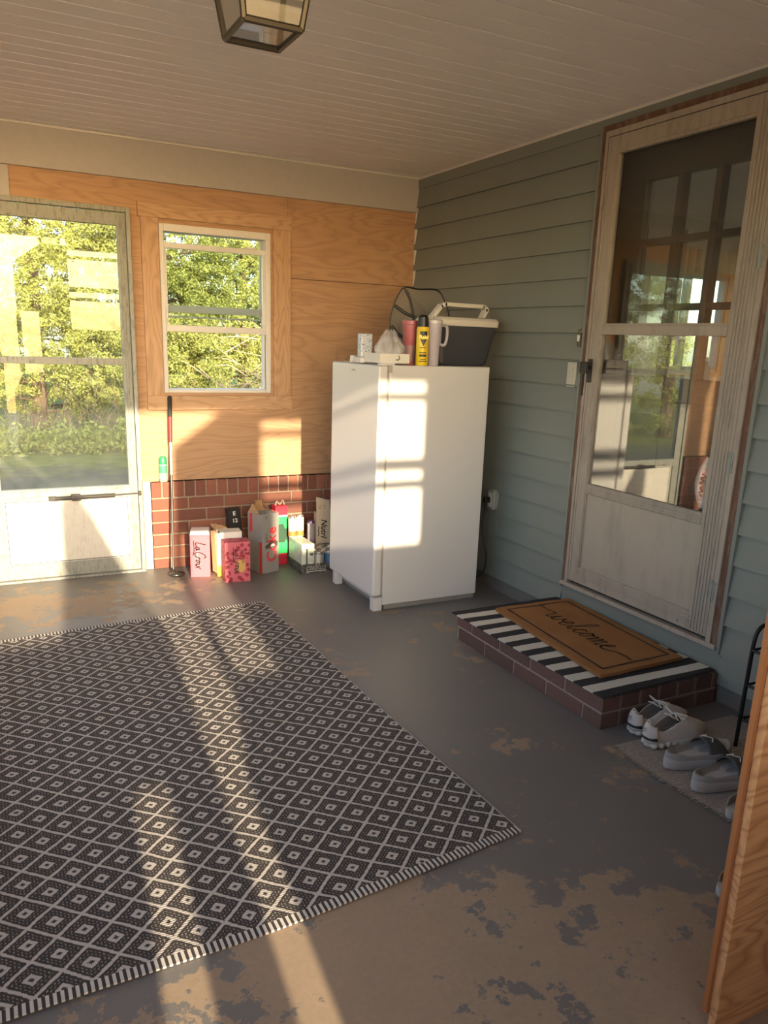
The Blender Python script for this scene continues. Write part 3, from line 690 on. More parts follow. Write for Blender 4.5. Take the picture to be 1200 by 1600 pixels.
def mats():
    m = MB(); c = [(-.650, -2.800), (-.018, -2.772), (-.02, -1.735), (-.672, -1.742)]
    zf = lambda x, y, u, v: .1395+.0022*math.sin(9*y+2*x)*math.sin(5*x)
    m.grid(quad_grid(c, 24, 40, zf)); o = thing('striped_mat', 'black and white striped woven mat covering the brick step', 'mat', (-.335, -2.2658, .134))
    m.build('weave', stripe_mat(), o, solid=.005)
    f = MB()
    for k in range(46):
        x = -.645+.6*k/45
        for y, s in ((-2.797+.026*(x+.65)*1.0, -1), (-1.742, 1)):
            if s == 1 or k % 1 == 0: f.tube([(x, y, .1385), (x+random.uniform(-.004, .004), y+s*.012, .1365)], .0018, 4)
    tag(f.build('fringe', M['black'], o), None, None, None, 'stuff')
    t = NT('coir_fibre'); v = t.coord(); n = t.noise(v, 180, 4, .8); n2 = t.noise(v, 5, 4)
    cc = t.mix(n2, lin('a97c52'), lin('946a44')); t.col(t.mix(t.math('MULTIPLY', n, .55), cc, lin('6e4524'))); t.bump(n, .9, .004); t.set(1, 0, .1)
    w = thing('welcome_mat', 'brown coir doormat with black script on the striped mat', 'doormat', (-.28, -2.24, .1425))
    C = [(-.543, -2.662), (-.075, -2.648), (-.012, -1.823), (-.462, -1.815)]
    a = MB(); P = quad_grid(C, 30, 50, lambda x, y, u, v: .158+.0012*math.sin(30*x+17*y)); a.grid(P); a.build('coir_pad', t.m, w, solid=.015)
    cor = [Vector((*p, .1595)) for p in C]; O = cor[3]; V = (cor[2]-cor[3]).normalized(); U = (cor[0]-cor[3]).normalized()
    U = (cor[0]-cor[3]); Ln = U.length; U.normalize(); V = (cor[2]-cor[3]); Wd = V.length; V.normalize()
    # U runs away from the far end, V towards the wall
    ink = plain('2a201a', .95); b = MB()
    i = .045; R = [(i, i), (Ln-i, i), (Ln-i, Wd-i), (i, Wd-i), (i, i)]
    def bl(p):
        u, v = p[0]/Ln, p[1]/Wd; q = cor[3]*(1-u)*(1-v)+cor[0]*u*(1-v)+cor[1]*u*v+cor[2]*(1-u)*v; return q
    def stroke(pts, wd, mb):
        q = [bl(p) for p in pts]; mb.ribbon([(p.x, p.y) for p in q], wd, (0, 0, .1598), (1, 0, 0), (0, 1, 0), h=.0008)
    stroke(R, .009, b); b.build('border_line', ink, w)
    x0, bs, s = .17, .205, .058
    raw = [(-2.2, .9), (-1.4, .9), (-.6, 1.0), (-.1, 1.05), (.15, .3), (.35, 0), (.6, .2), (.8, 1), (.9, .2), (1.15, 0), (1.4, .3), (1.5, 1), (1.65, .7), (2.0, .45), (2.4, .6), (2.5, 1), (2.2, 1.05), (2.05, .5), (2.25, 0), (2.7, .1), (3.2, .8), (3.55, 2.1), (3.45, 2.5), (3.2, 2.1), (3.15, .6), (3.35, 0), (3.75, .3), (4.2, .95), (4.5, .9), (4.1, .95), (3.95, .4), (4.2, 0), (4.6, .15), (5.0, .9), (5.25, 1), (4.95, .8), (4.9, .25), (5.15, 0), (5.45, .3), (5.4, .85), (5.2, 1), (5.6, .8), (5.95, .95), (6.0, 0), (6.2, .8), (6.45, 1), (6.5, 0), (6.7, .8), (6.95, 1), (7.0, .1), (7.2, 0), (7.5, .4), (7.85, .7), (7.9, 1.05), (7.6, 1.0), (7.5, .4), (7.7, 0), (8.2, .1), (8.9, .5), (9.7, .6), (10.6, .55)]
    pts = [(x0+p[0]*s, bs+(p[1]-.5)*s*1.05) for p in smoothline([(*p, 0) for p in raw], 5)] if False else None
    sm = smoothline([Vector((p[0], p[1], 0)) for p in raw], 5)
    sh = [(x0+(p.x+p.y*.22)*s, bs+(p.y-.4)*s*1.1) for p in sm]
    t2 = MB(); stroke(sh, .0065, t2); lab(t2.build('script_lettering', ink, w), 'black welcome script')
mats()

# ---------------------------------------------------------------- big diamond rug
def rug():
    t = NT('diamond_weave'); v = t.coord(); sep = t.a('SeparateXYZ'); t.l(v, sep.inputs[0])
    wob = t.math('MULTIPLY', t.math('SUBTRACT', t.noise(v, 14, 2), .5), .012)
    # tiny stair steps of the weave
    snap = lambda s, q: t.math('MULTIPLY', t.math('ROUND', t.math('DIVIDE', s, q)), q)
    x = t.math('ADD', snap(sep.outputs[0], .0032), wob); y = snap(sep.outputs[1], .0026)
    u = t.math('DIVIDE', t.math('ADD', x, .0345), .125); w = t.math('DIVIDE', t.math('ADD', y, .072), .1185)
    a = t.math('FRACT', t.math('ADD', t.math('ADD', u, w), 60.5)); b = t.math('FRACT', t.math('ADD', t.math('SUBTRACT', u, w), 60.5))
    A = t.math('ABSOLUTE', t.math('SUBTRACT', a, .5)); B = t.math('ABSOLUTE', t.math('SUBTRACT', b, .5))
    d = t.math('MAXIMUM', A, B)
    lines = t.math('GREATER_THAN', d, .448)
    ring = t.math('MULTIPLY', t.math('LESS_THAN', d, .175), t.math('GREATER_THAN', d, .062))
    dots = t.math('MULTIPLY', t.math('MULTIPLY', t.math('GREATER_THAN', d, .335), t.math('LESS_THAN', d, .365)), t.math('GREATER_THAN', t.math('FRACT', t.math('DIVIDE', sep.outputs[0], .0085)), .5))
    dots2 = t.math('MULTIPLY', t.math('MULTIPLY', t.math('GREATER_THAN', d, .245), t.math('LESS_THAN', d, .27)), t.math('GREATER_THAN', t.math('FRACT', t.math('DIVIDE', sep.outputs[0], .0085)), .5))
    k = t.math('MAXIMUM', t.math('MAXIMUM', lines, ring), t.math('MULTIPLY', t.math('MAXIMUM', dots, dots2), .55))
    n = t.noise(v, 260, 2, .6); dk = t.mix(n, lin('443e3d'), lin('2d2927')); lt = t.mix(n, lin('c3bcb4'), lin('9a938c'))
    t.col(t.mix(k, dk, lt))
    th = t.math('ABSOLUTE', t.math('SUBTRACT', t.math('FRACT', t.math('DIVIDE', sep.outputs[1], .0075)), .5)); t.bump(t.math('ADD', th, t.math('MULTIPLY', k, .3)), .6, .002)
    t.set(.8, 0, .25)
    o = thing('area_rug', 'large black and white diamond patterned woven rug on the concrete floor', 'rug', (-1.315, -3.08, 0))
    near = lambda x: -3.205-.045*math.sin(max(0, min(1, (-1.315-x)/.9))*math.pi/2)*1.7-.03*max(0, -1.9-x)
    far = lambda x: -.865-.09*(-1.355-x)
    right = lambda y: -1.315-.017*(y+3.2)-.006*math.sin((y+3.2)*2.2)
    def P(u, v):
        x0 = -1.315-u*1.75
        ya, yb = near(x0), far(x0); y = ya+(yb-ya)*v; x = x0+(right(y)+1.315)*(1-u)
        z = .0065+.0045*max(0, 1-v*14)*(.5+.5*math.sin(7*x+1))*(1 if u > .05 else 0) + .0012*math.sin(6*y)*math.sin(5*x)
        return (x, y, z)
    nu, nv = 70, 90
    h = .013
    m = MB(); m.grid([[P(i/nu, h+(1-2*h)*j/nv) for j in range(nv+1)] for i in range(nu+1)]); m.build('weave', t.m, o, solid=.004)
    hm = NT('striped_hem'); v = hm.coord(); sp = hm.a('SeparateXYZ'); hm.l(v, sp.inputs[0])
    kk = hm.math('GREATER_THAN', hm.math('FRACT', hm.math('ADD', hm.math('DIVIDE', sp.outputs[0], .0155), 100)), .5); hm.col(hm.mix(kk, lin('34302f'), lin('bdb6ae'))); hm.set(.9)
    for nm, a, b in (('near_hem', 0, h), ('far_hem', 1-h, 1)):
        q = MB(); q.grid([[P(i/nu, a+(b-a)*j/3) for j in range(4)] for i in range(nu+1)]); q.build(nm, hm.m, o, solid=.005)
    e = MB(); pts = [P(0, j/60) for j in range(61)]; e.tube([(p[0], p[1], p[2]-.001) for p in pts], .0035, 6); e.build('side_binding', plain('8d8680', .9), o)
rug()

# ---------------------------------------------------------------- golf club, bug spray
def club():
    c = thing('golf_club', 'golf club with red and black grip leaning on the plywood', 'golf club', (-1.69, -.24, 0))
    T = Vector((-1.637, -.028, 1.055)); Bm = Vector((-1.692, -.225, .045)); P = lambda s: T.lerp(Bm, s)
    MB().tube([P(0), P(.01), P(.12)], [.009, .0135, .0125], 14).build('grip', M['rubber'], c, smooth='auto')
    lab(MB().tube([P(.12), P(.265)], [.0125, .0105], 14).build('grip_band', plain('a8232b', .5), c, smooth='auto'), 'red lower grip')
    lab(MB().tube([P(.265), P(.45)], [.0072, .0068], 12).build('shaft_label', plain('cfcdc8', .35), c, smooth='auto'), 'white shaft section')
    MB().tube([P(.45), P(.95), P(1.0)], [.0066, .0050, .0075], 12).build('shaft', plain('3c3a38', .3, .5), c, smooth='auto')
    h = MB(); R = []
    for i in range(9):
        v = i/8; row = []
        for j in range(21):
            a = 2*math.pi*j/20; r = math.sin(math.pi*v)**.6 if 0 < v < 1 else 0
            row.append((-1.672+.048*r*math.cos(a)-.008, -.262+.036*r*math.sin(a), .004+.042*v))
        R.append(row)
    h.grid(R); h.build('head', plain('4a4744', .25, .6), c, smooth=True)
    h2 = MB(); h2.tube([Bm, (-1.684, -.245, .022)], [.0078, .009], 12); h2.build('hosel', plain('2a2826', .4), c)
    b = thing('bug_spray_can', 'green insect repellent can on the brick ledge beside the golf club', 'spray can', (-1.688, -.028, .545))
    MB().lathe([(.022, 0), (.024, .003), (.024, .10), (.022, .108)], (-1.690, -.026, .5455), 28).build('body', plain('9db8a4', .35, .2), b, smooth='auto')
    MB().lathe([(.0235, .106), (.024, .110), (.023, .138), (.016, .152), (0, .156)], (-1.690, -.026, .5455), 28).build('cap', plain('2e8a5c', .4), b, smooth='auto')
    MB().lathe([(.0243, .055), (.0243, .098)], (-1.690, -.026, .5455), 28).build('label_band', plain('4c9c74', .4), b, smooth='auto')
    MB().lathe([(.0243, .022), (.0243, .028)], (-1.690, -.026, .5455), 28).build('label_line', plain('e4ebe4', .5), b, smooth='auto')
club()

# ---------------------------------------------------------------- cartons by the brick wall
def script(name, raw, O, U, V, s, wd, mat, par, slant=.2):
    m = MB()
    for st in raw:
        sm = smoothline([Vector((p[0], p[1], 0)) for p in st], 5); m.ribbon([((p.x+p.y*slant)*s, p.y*s) for p in sm], wd, O, U, V)
    return m.build(name, mat, par)
LACROIX = [[(0, 2.1), (.1, 2.3), (.0, 1), (.0, .1), (.5, 0), (1.0, .3)], [(1.6, .9), (1.2, .8), (1.1, .2), (1.4, 0), (1.7, .8), (1.75, .1), (2.0, .2)],
           [(3.6, 2.0), (3.2, 2.4), (2.6, 1.8), (2.4, .6), (2.9, -.3), (3.6, .1)], [(3.7, 0), (3.8, .9), (4.0, .8), (4.2, .95)], [(4.6, .9), (4.4, .4), (4.7, 0), (5.0, .5), (4.6, .9), (5.2, .8)],
           [(5.4, .9), (5.5, 0), (5.8, .2)], [(5.9, 1), (6.5, -.1)], [(6.6, 1.1), (5.8, -.3)], [(-.4, -.5), (2, -.4), (3.4, -.7)]]
def local_box(t, w, d, h, mat, name='carton', bevel=.002, z0=0, taper=None):
    m = MB(); m.box(-w/2, w/2, 0, d, z0, h); return m.build(name, mat, t, bevel=bevel, world=False)
def cartons():
    def pink(name, c1, c2, spots):
        t = NT(name); v = t.coord(); vo = t.a('TexVoronoi'); t.l(v, vo.inputs['Vector']); vo.inputs['Scale'].default_value = 38 if spots else 12
        k = t.math('LESS_THAN', vo.outputs['Distance'], .42 if spots else .1); n = t.noise(v, 9, 3)
        t.col(t.mix(k, t.mix(n, lin(c1), lin('c4606c')), lin(c2))); return t.set(.5)
    # upright pink carton
    a = thing('drink_carton', 'pink sparkling water carton with white top nearest the golf club', 'carton', (-1.546, -.292, 0), -.28)
    m = MB(); w, d, h = .058, .125, .262
    m.box(-w, w, 0, d, 0, h); m.build('carton', pink('pink_print', 'cc5c6a', 'c04a5a', False), a, bevel=.002, world=False)
    q = MB(); hh = .283; q.add([(-w, 0, h), (w, 0, h), (w, d, h), (-w, d, h), (-w+.006, .012, hh), (w-.006, .012, hh), (w-.006, d-.01, hh), (-w+.006, d-.01, hh)], [(0, 1, 5, 4), (1, 2, 6, 5), (2, 3, 7, 6), (3, 0, 4, 7), (4, 5, 6, 7)])
    lab(q.build('top_flaps', plain('ddd2cc', .6), a, world=False), 'white top flaps')
    o = script('lettering', LACROIX, (-.025, -.0005, .215), (0, 0, -1), (1, 0, 0), .024, .0062, plain('1f1b1b', .6), a); o.data.transform(a.matrix_basis)
    def deco(par, O, U, V, s, c='2b2626', wd=.004): 
        o = script('lettering', LACROIX, O, U, V, s, wd, plain(c, .6), par); o.data.transform(par.matrix_basis); return o
    MB_ = MB(); MB_.ribbon([(.05, .02), (.09, .01), (.14, .03)], .006, (-.03, -.0004, .215), (0, 0, -1), (1, 0, 0)); o2 = MB_.build('lettering', plain('4fa8a0', .6), a, world=False)
    # white and yellow open carton
    b = thing('drink_carton', 'open white and yellow carton with torn brown flaps behind the pink ones', 'carton', (-1.375, -.325, 0), -.10)
    w, d, h = .075, .10, .27; m = MB()
    for B in ((-w, w, 0, .003), (-w, w, d-.003, d)): m.box(B[0], B[1], B[2], B[3], 0, h)
    m.box(-w, -w+.003, .003, d-.003, 0, h); m.box(w-.003, w, .003, d-.003, 0, h); m.box(-w, w, 0, d, 0, .004)
    m.box(-w+.02, w, .0, d, h, h+.003)
    t = NT('white_yellow_print'); sp = t.a('SeparateXYZ'); t.l(t.coord(), sp.inputs[0]); t.col(t.ramp(t.math('MULTIPLY', sp.outputs[2], 3.5), [(.0, lin('d8c840')), (.22, lin('e0d257')), (.26, lin('e4e0d6')), (1, lin('dcd6cc'))])); t.set(.5)
    m.build('carton', t.m, b, world=False)
    f = MB(); f.add([(-w, 0, h), (-w, d, h), (-w-.006, d*.9, h+.02), (-w+.005, d*.45, h+.055), (-w-.004, .01, h+.015)], [(0, 1, 2, 3, 4)])
    f.add([(-w, d, h), (w*.2, d, h), (-.02, d+.01, h+.022), (-w-.02, d+.02, h+.035)], [(0, 1, 2, 3)])
    f.add([(-w, 0, h), (-w, 0, .02), (-w-.022, .03, .03), (-w-.030, .035, h+.01), (-w-.012, .0, h+.02)], [(0, 1, 2, 3, 4)])
    lab(f.build('flaps', M['card'], b, world=False, solid=.002), 'brown torn flaps')
    # patterned pink carton in front
    c = thing('drink_carton', 'short pink carton with red berry print standing in front', 'carton', (-1.368, -.467, 0), -.10)
    local_box(c, .150, .105, .245, pink('pink_berry_print', 'c05c6a', '8e2836', True), bevel=.003)
    deco(c, (-.015, -.0006, .20), (0, 0, -1), (1, 0, 0), .021)
    e = MB(); e.prism([(.02+.028*math.cos(k*.45), .10+.042*math.sin(k*.45)) for k in range(14)], 'y', -.0004, 0); lab(e.build('label_patch', plain('c9a05c', .6), c, world=False), 'tan label patch')
    # tall silver carton
    k = thing('drink_carton', 'tall silver and red soda carton with open brown top', 'carton', (-1.125, -.348, 0), .30)
    w, d, h = .062, .15, .375; m = MB()
    m.box(-w, w, 0, .003, 0, h); m.box(-w, w, d-.003, d, 0, h-.01); m.box(-w, -w+.003, .003, d-.003, 0, h-.005); m.box(w-.003, w, .003, d-.003, 0, h-.005); m.box(-w, w, 0, d, 0, .004)
    m.build('carton', plain('9a9894', .35, .3), k, world=False)
    for a in ((-w-.001, -w, .0, .03, 0, .20), (-w-.001, -w, .10, .13, .25, h-.01)):
        lab(MB().box(*a).build('red_print', plain('b8403f', .45), k, world=False), 'red side print')
    f = MB(); f.add([(-w, d*.2, h), (-w, d, h-.01), (-w+.07, d, h+.055), (-w-.015, d*.5, h+.06)], [(0, 1, 2, 3)]); f.add([(-w*.2, d, h-.01), (w, d, h-.01), (w*.9, d+.02, h+.05), (0, d+.015, h+.055)], [(0, 1, 2, 3)]); f.add([(w, d, h), (w, .01, h), (w-.035, .04, h+.012), (w-.03, d-.03, h+.045)], [(0, 1, 2, 3)])
    lab(f.build('flaps', M['card'], k, world=False, solid=.002), 'brown inside flaps')
    R = plain('cf2f36', .5)
    for bod, z, sz, xx in (('C', .105, .10, .0), ('o', .165, .095, .0), ('k', .215, .095, .0), ('e', .267, .095, .0)):
        text_mesh('lettering', bod, sz, (xx+.012, 0, z), (0, 0, 1), (-1, 0, 0), R, k, world=False, bold=.002)
    text_mesh('lettering', 'ZERO', .022, (-.028, 0, .225), (0, 0, 1), (-1, 0, 0), M['black'], k, world=False)
    text_mesh('lettering', '12', .02, (-.03, 0, .35), (0, 0, 1), (-1, 0, 0), M['black'], k, world=False)
    mm = MB(); mm.prism([(-.035, .155), (.05, .165), (.055, .195), (.01, .205), (-.04, .175)], 'y', -.0008, 0); mm.build('dark_patch', plain('4a453f', .5), k, world=False)
    mm = MB(); mm.prism([(0, .165), (.035, .17), (.025, .185), (.005, .182)], 'y', -.0012, -.0008); mm.build('pale_patch', M['cardw'], k, world=False)
    # black pack leaning
    n = thing('black_pack', 'black printed pack leaning behind the silver carton', 'pack', (-1.262, -.165, 0), .0)
    tl = Matrix.Rotation(-.10, 4, 'Y'); m = MB(); m.box(-.04, .04, 0, .06, .003, .38, M=tl); m.build('pack', M['black'], n, world=False, bevel=.004)
    for z, s_ in ((.36, 'E'), (.315, '12'), (.235, '10')):
        text_mesh('lettering', s_, .035, tl @ Vector((-.0, 0, z-.01)), tl.to_3x3() @ Vector((1, 0, 0)), tl.to_3x3() @ Vector((0, 0, 1)), plain('d9d7d2', .5), n, world=False, bold=.001)
    # green and red tube
    u = thing('gift_box', 'tall narrow green box with red ends beside the silver carton', 'box', (-1.000, -.20, 0), .05)
    w = .040; m = MB(); m.box(-w, w, 0, .07, .075, .315); m.build('middle', plain('35c868', .4), u, world=False)
    red = plain('cf2740', .5, 0, .25, scale=60); 
    for a in ((0, .075), (.325, .385)): lab(MB().box(-w-.001, w+.001, -.001, .071, *a).build('red_end', red, u, world=False, bevel=.003), 'red printed end')
    m = MB(); m.box(-w, w, 0, .07, .315, .325); m.build('white_band', M['white'], u, world=False)
    m = MB(); m.prism([(w, .15), (w-.012, .165), (w-.022, .145), (-w, .15), (-w, .265), (w-.028, .27), (w-.018, .24), (w, .235)][::1], 'y', -.0015, 0); m.build('dark_motif', plain('2c4a38', .5), u, world=False)
    m = MB(); m.tube(smoothline([(-.03, .03, .385), (-.02, .03, .41), (0, .03, .39), (.02, .03, .415), (.03, .03, .387)], 5), .004, 6); m.build('ribbon', plain('d8c0b0', .5), u, world=False)
cartons()

def can_proto(r, h, body, name, label, cat, top='c9c9c6'):
    t = thing(name, label, cat)
    MB().lathe([(r*.78, 0), (r, h*.06), (r, h*.90)], (0, 0, 0), 24).build('body', body, t, smooth='auto', world=False)
    MB().lathe([(r, h*.90), (r*.84, h*.97), (r*.86, h*.985), (r*.84, h), (r*.78, h*.985), (0, h*.983)], (0, 0, 0), 24).build('rim', plain(top, .25, .8), t, smooth='auto', world=False)
    MB().box(-.010, .010, -.006, .006, h*.984, h*.992).build('tab', plain(top, .25, .8), t, world=False)
    return t
def cans():
    T = thing('drink_tray', 'charcoal cardboard drink tray with white script beside the freezer', 'tray', (-.755, -.28, 0), -.02)
    x0, x1, y0, y1 = -.965, -.56, -.455, -.115
    t = NT('charcoal_print'); n = t.noise(t.coord(), 60, 3); t.col(t.ramp(n, [(.45, lin('3d3c38')), (.6, lin('6a6860'))])); t.set(.7)
    m = MB(); m.box(x0, x1, y0, y1, 0, .004); m.box(x0, x1, y0, y0+.004, .004, .062); m.box(x0, x1, y1-.004, y1, .004, .062); m.box(x0, x0+.004, y0+.004, y1-.004, .004, .062); m.box(x1-.004, x1, y0+.004, y1-.004, .004, .062)
    m.build('tray_walls', t.m, T)
    CB = [[(.8, .8), (.5, 1), (.1, .6), (.2, .1), (.6, 0), (.9, .2), (1.2, .8), (1.5, 1), (1.2, .9), (1.1, .3), (1.35, 0), (1.6, .4), (1.65, .95), (1.7, .1), (1.9, .1), (2.1, .9), (2.35, .8), (2.5, .3), (2.6, .1), (2.8, .6), (2.95, 2), (2.8, 2), (2.8, .2), (3.1, 0), (3.4, .5), (3.1, .9), (2.9, .7)], [(3.7, 2), (3.7, .2), (3.95, .1)], [(4.2, .9), (4.2, .1), (4.4, .1)], [(4.9, .9), (4.6, .8), (4.9, .4), (4.7, 0), (4.5, .1)], [(5.6, .9), (5.3, .8), (5.6, .4), (5.4, 0), (5.2, .1)], [(.2, -.5), (3, -.4), (6, -.45)]]
    script('lettering', CB, (-.93, y0-.0005, .024), (1, 0, 0), (0, 0, 1), .036*.62, .0042, plain('e6e3da', .6), T, .1)
    # wrapped pack at the front left of the tray
    W = thing('wrapped_pack', 'pale green shrink wrapped pack standing in the drink tray', 'pack', (-.905, -.385, .004))
    tt = NT('pale_printed_wrap'); n = tt.noise(tt.coord(), 25, 3); tt.col(tt.ramp(n, [(.4, lin('cdd0c2')), (.55, lin('b2b9a4')), (.65, lin('d9d6cc'))])); tt.set(.35)
    MB().box(-.958, -.872, -.448, -.21, .005, .19).build('wrap', tt.m, W, bevel=.010, seg=3)
    MB().box(-.93, -.92, -.4492, -.448, .06, .16).box(-.905, -.885, -.4492, -.448, .115, .13).build('printed_mark', plain('4c504a', .6), W)
    r, h = .033, .123
    defs = [('cdcac2', 'white printed drink can'), ('5d86ab', 'blue drink can'), ('b9b7ae', 'pale silver drink can'), ('8a8a7e', 'olive grey drink can')]
    protos = [can_proto(r, h, plain(c, .3, .35, .12), 'drink_can', l, 'can') for c, l in defs]
    used = set(); nx = 4; ny = 4; rows = ['front row', 'second row', 'third row', 'back row']
    cols = ['leftmost', 'second from left', 'third from left', 'fourth from left']
    for j in range(ny):
        for i in range(nx):
            k = 0 if (i+j) % 3 == 0 else (1 if (i, j) in ((1, 0), (3, 2)) else (2 if j else 3))
            if (i, j) == (0, 0): k = 0
            if k in used: o = copy_tree(protos[k])
            else: o = protos[k]; used.add(k)
            o.location = (-.833+i*.073, -.414+j*.072, .005+ (.045 if j == 0 else .045)); o.location.z = .0045
            o['label'] = f"{defs[k][1]} in the tray, {cols[i]} of the {rows[j]}"; o['group'] = 'cans standing in the drink tray'
    # slim cans behind on the wrapped pack
    for (x, y, z0, c, l, hh) in ((-.945, -.245, .19, 'dad3da', 'white slim can with pink shading, left on the wrapped pack', .135), (-.893, -.24, .19, 'e4dcc2', 'cream slim can in the middle on the wrapped pack', .14)):
        o = can_proto(.026, hh, plain(c, .3, .2), 'slim_can', l, 'can'); o.location = (x, y, z0); o['group'] = 'slim cans on top'
        MB().lathe([(.0263, .008), (.0263, .04)], (0, 0, 0), 24).build('label_band', plain('d9793f', .4), o, smooth='auto', world=False)
    for o in protos:
        if protos.index(o) not in used: pass
    o = can_proto(.026, .15, plain('c8bfc6', .3, .2, .3), 'slim_can', 'purple topped slim can standing on the tray cans near the freezer', 'can', '8d7aa0'); o.location = (-.80, -.20, .128); o['group'] = 'slim cans on top'
    N = thing('seltzer_carton', 'beige open carton with black lettering wedged beside the freezer', 'carton', (-.72, -.235, .128), -.12)
    c = plain('c6b499', .7)
    m = MB(); m.box(-.055, .035, 0, .06, .0, .20); m.build('carton', c, N, world=False)
    f = MB(); f.add([(-.055, 0, .20), (.035, 0, .20), (.028, -.006, .285), (-.062, -.012, .31)], [(0, 1, 2, 3)]); f.build('flap', c, N, world=False, solid=.002)
    text_mesh('lettering', 'Nutrl', .055, (-.005, 0, .10), (0, 0, -1), (1, 0, 0), M['black'], N, world=False, shear=.3, bold=.001)
    MB().ribbon([(-.03, 0), (-.018, .003), (-.004, -.002), (.012, .003), (.03, 0)], .006, (-.04, 0, .08), (0, 0, -1), (1, 0, 0)).build('small_print', M['dark'], N, world=False)
    MB().ribbon([(-.03, .01), (-.03, -.006), (-.018, -.008), (-.016, .01)], .003, (-.012, -.008, .24), (1, 0, 0), (0, -.08, 1)).ribbon([(.0, .01), (.014, .01), (.008, .01), (.008, -.01)], .003, (-.012, -.008, .24), (1, 0, 0), (0, -.08, 1)).build('printed_mark', plain('8a6a50', .7), N, world=False)
cans()

# ---------------------------------------------------------------- shoes
def shoe_w(t, s=1):   # half widths heel -> toe
    return (.030+.012*math.sin(math.pi*min(1, t*1.4)*.5)+.012*math.exp(-((t-.68)/.2)**2)) * (1-max(0, (t-.80)/.2)**2.4*.55) * (1-max(0, (.10-t)/.10)**2*.30)
def sole_mb(L, z0, z1, wk=1.0, bow=.006, n=28, ends=True, flare=.0):
    m = MB(); ring = []
    for i in range(n+1):
        t = i/n; tt = .5-.5*math.cos(math.pi*t); w = shoe_w(tt)*wk*(math.sin(math.pi*min(max(tt, .0), 1))**.28 if 0 < tt < 1 else 0)
        ring.append((tt*L, w, tt))
    pts = [(x, w+bow*math.sin(math.pi*t)*-.6, t) for x, w, t in ring]+[(x, -w-bow*math.sin(math.pi*t)*.6, t) for x, w, t in ring[::-1][1:-1]]
    rows = []
    for z, k in ((0, .93), (.25, 1), (.8, 1.0+flare), (1, .96)):
        rows.append([(L*.5+(x-L*.5)*(.985+.015*(k > .95)), y*k, z0+(z1-z0)*z+.012*max(0, t-.72)**2*12*.9+.004*max(0, .1-t)*8) for x, y, t in pts])
    nn = len(pts); vs = [p for r in rows for p in r]; fs = []
    for i in range(len(rows)-1):
        for j in range(nn): fs.append((i*nn+j, i*nn+(j+1)%nn, (i+1)*nn+(j+1)%nn, (i+1)*nn+j))
    fs.append(tuple(range(nn))[::-1]); fs.append(tuple((len(rows)-1)*nn+j for j in range(nn))); m.add(vs, fs); return m
shoeM = dict(upper=plain('c9c1b8', .85, 0, .08), sole=plain('c7bfb6', .6), lining=plain('8f8a84', .95), blk=plain('211f1f', .6), lace=plain('d6d1ca', .8),
             slide=plain('92908c', .7), slide2=plain('aca8a4', .6), band=plain('4d4b4b', .7))
